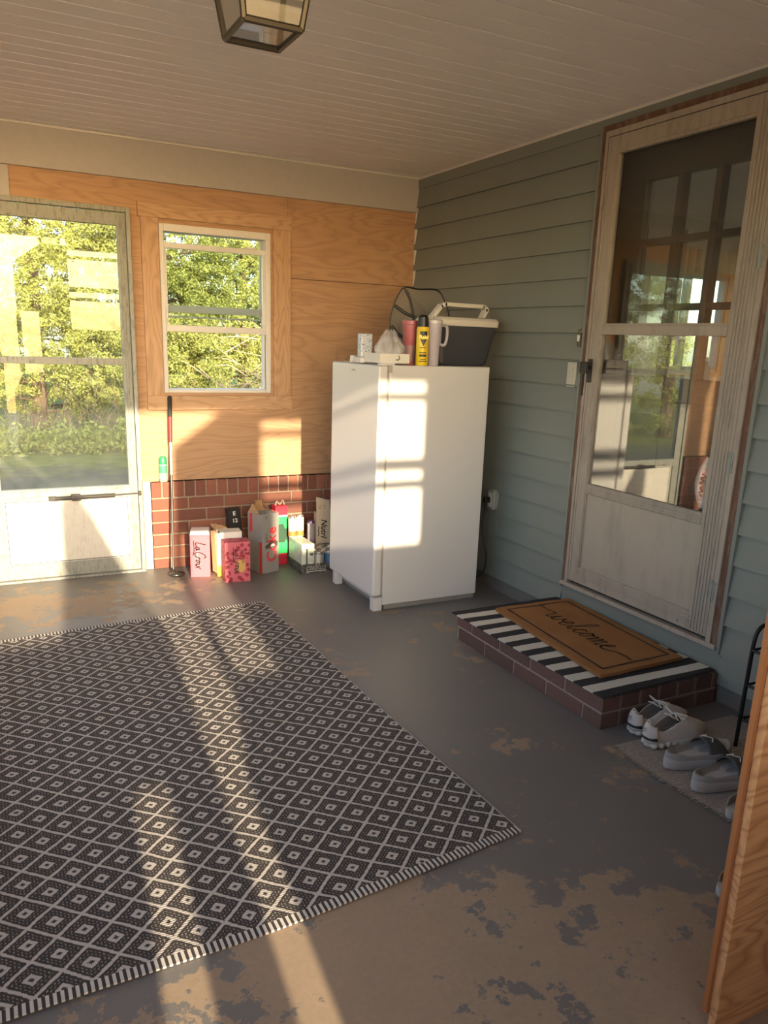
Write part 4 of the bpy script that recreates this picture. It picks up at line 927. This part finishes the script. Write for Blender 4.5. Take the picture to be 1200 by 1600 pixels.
def sneaker(loc, rz, label, black_toe=False):
    L = .285; s = thing('sneaker', label, 'shoe', loc, rz, 'pale running shoes by the step')
    sole_mb(L, .002, .030, 1.06, flare=.03).build('midsole', shoeM['sole'], s, smooth='auto', world=False)
    # heel cloud bumps
    m = MB()
    for k in range(9):
        t = .03+k*.10; w = shoe_w(t)
        for sg in (-1, 1): m.lathe([(0, -.010), (.012, -.008), (.015, 0), (.012, .008), (0, .010)], (t*L+.012, sg*w*.86-.003, .013), 12)
    m.build('sole_pods', shoeM['sole'], s, smooth=True, world=False)
    # upper
    nu, nv = 30, 24; P = []
    def h(t):
        if t < .30: return .100-.028*math.sin(math.pi*t/.30)*.9+.004
        if t < .46: return .100+.01*(1-(t-.30)/.16)
        return .100*(1-(t-.46)/.54)**.62*.82+.022 if t < .97 else .032
    def pt(t, u):
        w = shoe_w(t)*(math.sin(math.pi*min(t+.02, .985))**.30); a = u*math.pi/2; H_ = h(t)
        e = .62 if t > .46 else .50
        lean = 1-.28*max(0, 1-abs(u))
        x = t*L+.006+.010*(1-t)*0
        if t < .12: x -= .010*(1-t/.12)*math.cos(u*1.2)*0
        return (x, math.copysign(abs(math.sin(a))**e, a)*w*lean-.003*math.sin(math.pi*t), .024+(H_-.024)*abs(math.cos(a))**.75+.012*max(0, t-.72)**2*10)
    op = lambda t: .60*math.sin(math.pi*min(1, max(0, (t-.02)/.48)))**.45 if .02 < t < .50 else 0
    ts = [.5-.5*math.cos(math.pi*i/nu) for i in range(nu+1)]
    us = [-1+2*j/nv for j in range(nv+1)]
    for t in ts: P.append([pt(t, u) for u in us])
    mk = lambda i, j: not (abs((us[j]+us[j+1])/2) < op((ts[i]+ts[i+1])/2))
    m = MB(); m.grid(P, mk); m.build('upper', shoeM['upper'], s, smooth=True, world=False, solid=.004, sub=1)
    # heel counter cup closes the back
    hc = MB(); R = []
    for i in range(8):
        v = i/7; row = []
        for j in range(15):
            a = math.radians(95+170*j/14); rr = 1-.20*v*v+.12*math.sin(math.pi*v); row.append((.030+.031*rr*math.cos(a)-(.004*v), -.002+.0335*rr*math.sin(a), (.022+(.060+.014*math.cos((j-7)/7*1.5)+.004*math.cos((j-7)/7*6))*v)))
        R.append(row)
    hc.grid(R); hc.build('heel_counter', shoeM['upper'], s, smooth=True, world=False, solid=.003)
    b = MB(); R = []
    for z in (.034, .046): R.append([(.030+.0345*math.cos(math.radians(115+140*j/14)), -.002+.0370*math.sin(math.radians(115+140*j/14)), z) for j in range(15)])
    b.grid(R); lab(b.build('heel_band', shoeM['blk'], s, world=False), 'black heel band')
    # small logo on the heel
    g = MB(); c = [(.007*math.cos(k*.52), .006*math.sin(k*.52)) for k in range(11)]; g.ribbon(c, .0022, (-.0075, .002, .070), (.12, -1, 0), (.1, 0, 1)); g.build('heel_logo', shoeM['blk'], s, world=False)
    l = MB(); l.add([pt(t, 0) if False else (t*L, y, .040+.002) for t in (.10, .55) for y in (-.024, .024)], [(0, 1, 3, 2)]); sole_mb(L*.93, .030, .034, .78).build('insole', shoeM['lining'], s, smooth='auto', world=False)
    # tongue and laces
    tg = MB(); tg.grid([[(t*L, y*(1-.2*abs(t-.4)), .085+.030*(.55-t)/.2+(-abs(y)*.25)) for y in (-.022, -.011, 0, .011, .022)] for t in (.36, .42, .48, .54, .60)]); tg.build('tongue', shoeM['upper'], s, smooth=True, world=False, solid=.004)
    lc = MB()
    for k in range(5):
        t = .44+k*.055; z = h(t)+.004
        lc.tube(smoothline([(t*L, -.026, z-.012), (t*L+.006, 0, z+.002), (t*L+.012, .026, z-.012)], 4), .0026, 6)
    for sg in (-1, 1): lc.tube(smoothline([(.44*L, 0, .112), (.40*L, sg*.022, .125), (.47*L, sg*.045, .113), (.50*L, sg*.032, .10), (.45*L, sg*.004, .11)], 6), .0022, 6)
    lc.build('laces', shoeM['lace'], s, smooth=True, world=False)
    if black_toe:
        tb = MB(); tb.tube(smoothline([(.70*L, -.040, .045), (.66*L, -.02, .072), (.66*L, .02, .072), (.70*L, .038, .045)], 6), .006, 8); lab(tb.build('toe_strap', shoeM['blk'], s, world=False), 'black strip over the toe')
    sb = MB(); sb.prism([(.46*L, .040), (.52*L, .040), (.52*L, .048), (.46*L, .048)], 'y', -.0455, -.0435); sb.build('side_logo', shoeM['blk'], s, world=False)
    return s
sneaker((-.555, -2.862, .0), .02, 'pale grey sneaker with black heel band tight against the brick step', True)
sneaker((-.590, -2.972, .009), -.02, 'pale grey sneaker with black heel band second from the brick step', True)
def slide(loc, rz, label):
    L = .29; s = thing('slide_sandal', label, 'sandal', loc, rz, 'grey slide sandals on the rag rug')
    sole_mb(L, .002, .040, 1.18, flare=.02).build('sole', shoeM['slide2'], s, smooth='auto', world=False)
    # raised rim and footbed
    m = MB(); n = 40; out = []
    for i in range(n):
        a = 2*math.pi*i/n; t = .5-.5*math.cos(a); y = shoe_w(t)*1.16*(abs(math.sin(a))**.62)*(1 if a < math.pi else -1)
        out.append((t*L*.985+.002, y-.003*math.sin(math.pi*t), t))
    lift = lambda t: .012*max(0, t-.72)**2*10.8
    rows = [(1, .036), (1.0, .050), (.95, .055), (.88, .052), (.80, .043), (.4, .040), (.02, .040)]
    vs = []
    for k, z in rows: vs += [(L*.5+(x-L*.5)*(k if k > .5 else k), y*k, z+lift(t)+(.006 if t < .15 and k > .8 and z > .045 else 0)) for x, y, t in out]
    fs = []
    for i in range(len(rows)-1):
        for j in range(n): fs.append((i*n+j, i*n+(j+1) % n, (i+1)*n+(j+1) % n, (i+1)*n+j))
    m.add(vs, fs); m.build('footbed', shoeM['slide'], s, smooth=True, world=False)
    b = MB(); R = []
    for i in range(9):
        t = .50+.30*i/8; row = []
        for j in range(17):
            a = math.pi*j/16; w = shoe_w(t)*1.20; row.append((t*L+.018*math.sin(a)*(.5-i/8), -.002+w*math.cos(a)*(1-.12*math.sin(a)), .030+.062*math.sin(a)**.8*(1-.25*(i/8))))
        R.append(row)
    b.grid(R); lab(b.build('strap', shoeM['band'], s, smooth=True, world=False, solid=.004), 'dark grey upper band')
    lg = MB(); lg.tube(smoothline([(.60*L, .030, .082), (.64*L, .012, .092), (.60*L, .004, .094), (.66*L, -.010, .090), (.62*L, -.024, .084)], 5), .002, 6); lab(lg.build('strap_logo', shoeM['lace'], s, world=False), 'white mark on the band')
    return s
slide((-.640, -3.115, .009), -.10, 'grey slide sandal beside the sneakers')
slide((-.665, -3.262, .009), -.04, 'grey slide sandal nearest the plywood panel')
def clog(loc, rz, label, c):
    s = thing('clog', label, 'shoe', loc, rz)
    L = .25; col_ = plain(c, .8)
    sole_mb(L, .002, .030, 1.1).build('sole', shoeM['slide2'], s, smooth='auto', world=False)
    P = []; ts = [.06+.92*i/18 for i in range(19)]; us = [-1+2*j/14 for j in range(15)]
    for t in ts: P.append([(t*L, math.sin(u*math.pi/2)*shoe_w(t)*math.sin(math.pi*min(t+.03, .99))**.3, .025+.06*(1-.5*t)*abs(math.cos(u*math.pi/2))**.8) for u in us])
    m = MB(); m.grid(P, lambda i, j: not (ts[i] < .45 and abs(us[j]+us[j+1])/2 < .6)); m.build('upper', col_, s, smooth=True, world=False, solid=.004)
clog((-.690, -3.425, .009), .0, 'light shoe on the rag rug half hidden by the plywood panel', 'a9a29a')
clog((-1.005, -3.66, 0), -.25, 'tan woven shoe peeking out left of the plywood panel', 'a0866a')

def rag_rug():
    t = NT('rag_weave'); v = t.coord(); sep = t.a('SeparateXYZ'); t.l(v, sep.inputs[0])
    n = t.noise(t.coord((9, 70, 1)), 3, 4, .7); n2 = t.noise(v, 120, 3)
    c = t.ramp(n, [(.35, lin('746962')), (.46, lin('b5aaa0')), (.55, lin('857a72')), (.66, lin('cbc0b5'))]); t.col(t.mix(t.math('MULTIPLY', n2, .4), c, lin('4e4540')))
    w = t.math('ABSOLUTE', t.math('SUBTRACT', t.math('FRACT', t.math('DIVIDE', sep.outputs[1], .011)), .5)); t.bump(t.math('ADD', w, n2), .9, .004); t.set(.95, 0, .1)
    o = thing('rag_rug', 'small grey woven rag rug under the shoes', 'rug', (-.35, -3.4, 0))
    def P(u, v):
        y = -2.915-.95*v; x = -.675+.62*u-.012*math.sin(v*9)*(1-u)-.03*v*(1-u); return (x, y, .0065+.0012*math.sin(40*y)*math.sin(13*x))
    MB().grid([[P(i/20, j/60) for j in range(61)] for i in range(21)]).build('weave', t.m, o, solid=.005)
    f = MB()
    for j in range(150):
        p = P(0, j/150); f.tube([(p[0]+.004, p[1], .006), (p[0]-.008-random.random()*.008, p[1]+random.uniform(-.004, .004), .003)], .0022, 4)
    tag(f.build('fringe', plain('8f857b', .95), o), None, None, None, 'stuff')
rag_rug()
def shoe_rack():
    r = thing('shoe_rack', 'black metal tube shoe rack partly hidden by the plywood panel', 'shoe rack', (-.15, -3.35, 0))
    xf, xb, y0, y1 = -.262, -.04, -3.10, -3.62
    for y in (y0, y1):
        m = MB(); m.tube(smoothline([(xf, y, .006), (xf+.006, y, .25), (xf+.012, y, .415), (xf+.03, y, .462), (xf+.07, y, .475), (xb-.03, y, .475), (xb, y, .45), (xb, y, .3), (xb, y, .006)], 6), .0075, 10); m.build('side_frame', M['iron'], r, smooth=True)
    for z in (.115, .25, .385):
        m = MB()
        for x in (xf+.008, (xf+xb)/2, xb-.004): m.tube([(x, y0, z), (x, y1, z)], .0045 if x != xf+.008 else .006, 8)
        for y in (y0, y1): m.tube([(xf+.008, y, z), (xb, y, z)], .005, 8)
        m.build('shelf', M['iron'], r)
    clogs = [(-.255, -3.22, .394, 'c9a09a', 'pink shoe on the top shelf of the black rack'), (-.255, -3.25, .259, 'a9a19a', 'grey shoe on the middle shelf of the black rack'), (-.255, -3.25, .124, '8f857c', 'taupe shoe on the lowest shelf of the black rack')]
    for x, y, z, c, l in clogs: clog((x, y, z), 0, l, c)
shoe_rack()
# plywood panel near the viewer
pp = thing('plywood_panel', 'large sheet of pine plywood standing upright at the right', 'plywood panel', (-.9, -3.97, 0), .0)
lab(MB().box(-1.378, -.25, -3.975, -3.957, .0, .99).build('sheet', M['ply3'], pp, bevel=.002), 'pine plywood face')
lab(MB().box(-1.388, -1.378, -3.957, -3.945, .05, .99).build('edge_strip', plain('a4683a', .7), pp), 'raw brown edge')

# ---------------------------------------------------------------- kitchen beyond the glass
def kitchen():
    warm = plain('b0a79e', .8); X1, Y0, Y1 = 4.6, -4.6, .62
    structure(MB().box(.12, X1, Y0, Y1, -.1, 0).build('floor', plain('6a5a4c', .5)), 'dim brown kitchen floor beyond the glass')
    structure(MB().box(.12, X1+.1, Y0-.1, Y1+.1, 2.40, 2.5).build('ceiling', plain('c9c2b8', .7)), 'kitchen ceiling beyond the glass')
    wx = (3.02, 3.66, 1.25, 2.09)
    m = MB(); m.box(.12, wx[0], Y1, Y1+.1, 0, 2.4); m.box(wx[1], X1, Y1, Y1+.1, 0, 2.4); m.box(wx[0], wx[1], Y1, Y1+.1, 0, wx[2]); m.box(wx[0], wx[1], Y1, Y1+.1, wx[3], 2.4)
    structure(m.build('wall_kitchen', warm), 'kitchen wall with a window seen through the door panes')
    structure(MB().box(X1, X1+.1, Y0, Y1+.1, 0, .9).box(X1, X1+.1, Y0, Y1+.1, 2.2, 2.4).box(X1, X1+.1, Y0, -3.6, .9, 2.2).box(X1, X1+.1, -1.2, Y1+.1, .9, 2.2).box(.12, X1, Y0-.1, Y0, 0, 2.4).build('wall_house', warm), 'far house walls inside the kitchen')  # unseen opening in the far wall, added to brighten the kitchen
    w = thing('window_2', 'wood trimmed kitchen window glimpsed through the storm door', 'window', (3.34, Y1, 1.25), kind='structure')
    tr = plain('c4b49f', .5); f = MB(); a, b, c, d = wx
    f.box(a-.07, a, Y1-.02, Y1, c-.02, d+.09); f.box(b, b+.16, Y1-.02, Y1, c-.02, d+.09); f.box(a, b, Y1-.02, Y1, d, d+.10); f.box(a-.1, b+.18, Y1-.06, Y1, c-.05, c-.02)
    f.build('casing', plain('b58f66', .5), w)
    g = MB(); g.box(a, a+.03, Y1, Y1+.06, c, d); g.box(b-.03, b, Y1, Y1+.06, c, d); g.box((a+b)/2-.19, (a+b)/2-.13, Y1, Y1+.06, c, d); g.box(a, b, Y1, Y1+.06, d-.03, d); g.box(a, b, Y1, Y1+.06, c, c+.03)
    g.build('sash', plain('8d9299', .5), w); MB().box(a, b, Y1+.03, Y1+.033, c, d).build('pane', M['glassW'], w)
    v = thing('window_valance', 'pale gathered valance above the kitchen window', 'curtain', (3.3, Y1-.06, 2.2))
    P = [[(2.9+1.0*i/40, Y1-.05-.015*math.sin(i*1.6), z+(.02*math.sin(i*1.6+1) if z < 2.2 else 0)) for i in range(41)] for z in (2.30, 2.2, 2.10)]
    MB().grid(P).build('cloth', plain('b79e80', .9), v, solid=.003)
    ct = thing('kitchen_counter', 'dark kitchen counter under the kitchen window', 'counter', (3.2, .3, 0))
    MB().box(2.0, X1-.01, .02, Y1-.005, .88, 1.14).build('worktop', plain('6b625c', .4), ct); MB().box(2.02, X1-.02, .06, Y1-.01, 0, .88).build('cabinet', plain('5a4636', .5), ct)
    fa = thing('faucet', 'chrome gooseneck faucet on the kitchen counter', 'faucet', (3.55, .35, 1.14))
    MB().tube(smoothline([(3.55, .42, 1.141), (3.55, .42, 1.36), (3.54, .36, 1.44), (3.53, .28, 1.40), (3.53, .26, 1.33)], 6), .012, 10).lathe([(.03, 0), (.025, .03)], (3.55, .42, 1.14), 16).build('spout', M['steel'], fa, smooth='auto')
    sb = thing('soap_bottle', 'blue dish soap bottle standing on the kitchen counter', 'bottle', (3.05, .2, 1.14))
    MB().lathe([(.035, 0), (.04, .01), (.04, .14), (.014, .175), (.012, .21)], (3.05, .2, 1.14), 20).build('body', plain('55708f', .3), sb, smooth='auto')
    MB().lathe([(.016, .2), (.016, .225), (.005, .235)], (3.05, .2, 1.14), 16).build('cap', M['white'], sb)
    cb = thing('wall_cabinet', 'dark kitchen wall cabinet left of the kitchen window', 'cabinet', (1.5, .4, 1.5))
    MB().box(.4, 2.7, .25, Y1-.005, 1.5, 2.39).build('body', plain('4c3c33', .5), cb, bevel=.005)
    for k in range(5): MB().box(.42+k*.455, .86+k*.455, .235, .25, 1.52, 2.37).build('door', plain('554438', .5), cb, bevel=.004)
    # plastic bag hanging between the doors
    bg = thing('hanging_bag', 'clear plastic bag with pink print hanging behind the lower pane', 'bag', (.03, -2.56, .80))
    g = MB(); P = []
    for i in range(15):
        q = i/14; row = []
        for j in range(21):
            a = 2*math.pi*j/20; w_ = .012+.040*math.sin(math.pi*min(1, q*.95))**.8*(1+.12*math.sin(4*a+5*q)); row.append((.030+.018*math.sin(math.pi*q*.9)*math.sin(a), -2.553+w_*math.cos(a), .992-.215*q))
        P.append(row)
    g.grid(P).build('film', film_mat('printed_plastic', (.85, .8, .82, 1), .55), bg, smooth=True)
    MB().tube(smoothline([(.06, -2.553, 1.03), (.05, -2.56, 1.0), (.03, -2.553, .985)], 5), .003, 6).build('tie', M['white'], bg)
    sc = MB(); sc.ribbon(smoothline([(-.05, 0), (-.04, .014), (-.03, -.006), (-.02, .012), (-.01, -.008), (0, .012), (.01, -.004), (.02, .012), (.03, -.006), (.045, .01)], 5), .006, (.009, -2.548, .875), (0, 0, -1), (0, -1, 0)); sc.build('printed_mark', plain('b5455a', .5), bg)
kitchen()

# ---------------------------------------------------------------- outdoors
def outdoors():
    m = MB(); P = []
    for i in range(41):
        y = .1+30*(i/40)**1.6; row = []
        for j in range(41):
            x = -16+40*j/40; row.append((x, y, -.34+.10*min(1, y/8)+.05*math.sin(x*.9)*math.sin(y*.7)+(.25*max(0, y-9)/10)))
        P.append(row)
    t = NT('lawn'); n = t.noise(t.coord(), 3, 5, .7); n2 = t.noise(t.coord(), 60, 4)
    c = t.ramp(n, [(.35, lin('66703f')), (.6, lin('84894f')), (.75, lin('8c8058'))]); c = t.mix(t.math('MULTIPLY', n2, .5), c, lin('566b2c'))
    sp = t.a('SeparateXYZ'); t.l(t.coord(), sp.inputs[0]); bare = t.ramp(t.math('ADD', t.math('MULTIPLY', sp.outputs[1], .1), t.math('MULTIPLY', t.math('SUBTRACT', n, .5), .25)), [(.50, BW(1)), (.60, BW(0))])  # bare: house shade painted as darker grey green on the ground near the porch
    t.col(t.mix(bare, c, t.mix(n2, lin('4d5752'), lin('5c605a')))); t.bump(n2, 1, .05); t.set(1, 0, .1)
    m.grid(P); structure(m.build('ground_lawn', t.m), 'grassy ground outside beyond the porch')
    structure(MB().box(-16, 24, -14, -5.5, -.36, -.34).build('ground_yard', plain('cfcac0', .9, 0, .1, scale=2)), 'pale gravel yard on the viewer side of the porch')  # out of view, pale colour chosen to reflect light up to the ceiling
    def leafmat(name, a, b, c2):
        t = NT(name); g = t.a('NewGeometry'); col = t.ramp(g.outputs['Random Per Island'], [(0, lin(a)), (.5, lin(b)), (1, lin(c2))]); t.n.remove(t.b)
        d = t.a('BsdfDiffuse'); tr = t.a('BsdfTranslucent'); mx = t.a('MixShader'); mx.inputs[0].default_value = .35
        t.l(col, d.inputs[0]); t.l(col, tr.inputs[0]); t.l(d.outputs[0], mx.inputs[1]); t.l(tr.outputs[0], mx.inputs[2]); t.l(mx.outputs[0], t.out.inputs[0]); return t.m
    LM = [leafmat('cedar_leaves', 'a5a85c', '8d9450', 'bdbb74'), leafmat('cedar_leaves_dark', '7e874a', '8f9656', 'a6a766')]
    def leaves(n_cl, per, cx, cy, cz, rx, ry, rz, size, seed, fill=.55):
        r = np.random.default_rng(seed)
        d = r.normal(size=(n_cl, 3)); d /= np.linalg.norm(d, axis=1)[:, None]; rad = (r.random(n_cl)*(1-fill)+fill)[:, None]
        c = d*rad*np.array([rx, ry, rz])+np.array([cx, cy, cz])
        # drooping sprays of scale leaves
        dirv = d*np.array([1, 1, .2])+r.normal(size=(n_cl, 3))*.35; dirv /= np.linalg.norm(dirv, axis=1)[:, None]
        s = r.random((n_cl, per, 1)); ctr = c[:, None, :]+dirv[:, None, :]*(s*.22)+r.normal(size=(n_cl, per, 3))*.035
        ctr = ctr.reshape(-1, 3); N = len(ctr)
        a = r.normal(size=(N, 3)); a /= np.linalg.norm(a, axis=1)[:, None]; b = np.cross(a, r.normal(size=(N, 3))); b /= np.linalg.norm(b, axis=1)[:, None]
        sz = size*(.6+.8*r.random((N, 1)))
        V = np.stack([ctr-a*sz, ctr-b*sz*.45, ctr+a*sz, ctr+b*sz*.45], 1).reshape(-1, 3)
        return V
    def leaf_obj(V, name, mat, parent):
        N = len(V)//4; me = bpy.data.meshes.new(name); me.vertices.add(4*N); me.vertices.foreach_set('co', V.astype(np.float32).ravel()); me.loops.add(4*N); me.loops.foreach_set('vertex_index', np.arange(4*N)); me.polygons.add(N); me.polygons.foreach_set('loop_start', np.arange(N)*4)
        me.update(); me.validate(); me.materials.append(mat); o = bpy.data.objects.new(name, me); COL.objects.link(o)
        if parent: o.parent = parent
        return o
    def tree(x, y, h, r, label, seed, cl=900, mi=0, z0=.55, grp='cedar trees beyond the porch'):
        t = thing('cedar_tree', label, 'tree', (x, y, -.3), 0, grp); rr = random.Random(seed)
        V = []
        k = 5
        for q in range(k):
            f = q/(k-1); V.append(leaves(int(cl*1.5)//k, 60, rr.uniform(-.25, .25)*r, rr.uniform(-.2, .2)*r, z0+(h-z0)*(.12+.78*f), r*(1-.55*f), r*(1-.5*f)*.8, h*.15, .024, seed*10+q))
        leaf_obj(np.concatenate(V), 'foliage', LM[mi], t)
        m = MB(); m.tube([(0, 0, 0), (.05, .03, h*.4), (.0, .0, h*.85)], [.13, .09, .03], 8)
        for q in range(16):
            a = rr.random()*6.28; z = .3+rr.random()*h*.55; L = r*rr.uniform(.5, .95); p0 = Vector((0, 0, z)); p1 = p0+Vector((math.cos(a)*L*.5, math.sin(a)*L*.5, rr.uniform(-.1, .25))); p2 = p1+Vector((math.cos(a+.4)*L*.5, math.sin(a+.4)*L*.5, rr.uniform(-.35, .2)))
            m.tube([p0, p1, p2], [.03, .018, .006], 5)
        m.build('trunk', M['bark'], t, world=False)
    S = [(-3.6, 8.6, 6.2, 1.9, 'yellow green cedar at the left behind the glazed door', 1, 1500, 0), (-1.75, 9.3, 6.6, 1.9, 'tall bright cedar filling the door glass', 2, 1700, 0), (.1, 9.0, 5.4, 1.7, 'cedar seen in the left part of the small window', 3, 1500, 1), (1.75, 9.6, 4.6, 1.5, 'shorter cedar seen at the right of the small window', 4, 1100, 0), (-.9, 11.4, 6.8, 2.0, 'dark cedar behind the gap between door and window', 5, 900, 1), (3.4, 10.6, 3.6, 1.4, 'low cedar right of the small window', 6, 700, 1)]
    for x, y, h, r, l, sd, cl, mi in S: tree(x, y, h, r, l, sd, cl, mi)
    for i, (x, y, h, r) in enumerate(((-6.6, 7.4, 5.4, 1.7), (-9.4, 6.6, 6.0, 1.9), (-12.6, 8.6, 6.5, 2.2), (-9.6, 10.6, 7.2, 2.2))):  # cedars added to block bright sky mirrored in the entry door
        tree(x, y, h, r, ['dark cedar beside the leftmost bright one, only seen mirrored in the entry door glass', 'broad dark cedar further left, only seen mirrored in the entry door glass', 'far left cedar seen as a reflection in the entry door', 'tall cedar behind the mirrored ones on the far left'][i], 40+i, 700, 1, .3, 'cedars to the left of the porch')
    for i, (x, y, h) in enumerate(((9.2, 9.5, 2.6), (11.2, 10.5, 3.0), (13.2, 11, 2.4))): tree(x, y, h, 1.4, ['bushy cedar seen through the kitchen window, left one', 'taller cedar in the middle of the kitchen window view', 'cedar at the right of the kitchen window view'][i], 20+i, 450, 0, .3, 'cedars beyond the kitchen')
    # bare fallen branches and undergrowth
    b = thing('brush_pile', 'pile of bare brown branches below the cedars', 'branches', (1.2, 6.5, -.3)); m = MB(); rr = random.Random(5)
    for q in range(130):
        p = Vector((rr.gauss(0, .42), rr.gauss(0, .2), .05+abs(rr.gauss(0, .62)))); a = rr.uniform(-.9, .9) + (3.14 if rr.random() < .5 else 0); L = rr.uniform(.3, 1.0); d = Vector((math.cos(a)*L, rr.uniform(-.2, .2), abs(math.sin(a))*L*.8)); m.tube(smoothline([p, p+d*.5+Vector((0, 0, rr.uniform(-.1, .1))), p+d], 3), [.009, .009, .008, .007, .006, .005, .003], 5)
    m.build('branches', plain('b59c7c', .9, 0, .2), b, world=False)
    V = np.concatenate([leaves(1500, 16, -.5, 7.0, -.15, 4.5, .5, .28, .035, 77, .1)]); u = leaf_obj(V, 'undergrowth', leafmat('weed_leaves', '8b9850', 'a2a95e', '707c3e'), None); tag(u, 'weedy green undergrowth at the foot of the cedars', 'undergrowth', None, 'stuff')
    m = MB()
    for q in range(260):
        x = rr.uniform(-4.5, 3); y = rr.uniform(7.2, 8.4); h = rr.uniform(.4, 1.3); m.tube([(x, y, -.3), (x+rr.uniform(-.2, .2), y+rr.uniform(-.1, .1), -.3+h*.5), (x+rr.uniform(-.5, .5), y, -.3+h)], [.008, .006, .002], 4)
    m.build('dead_twigs', plain('85715a', .9, 0, .3), u)
outdoors()
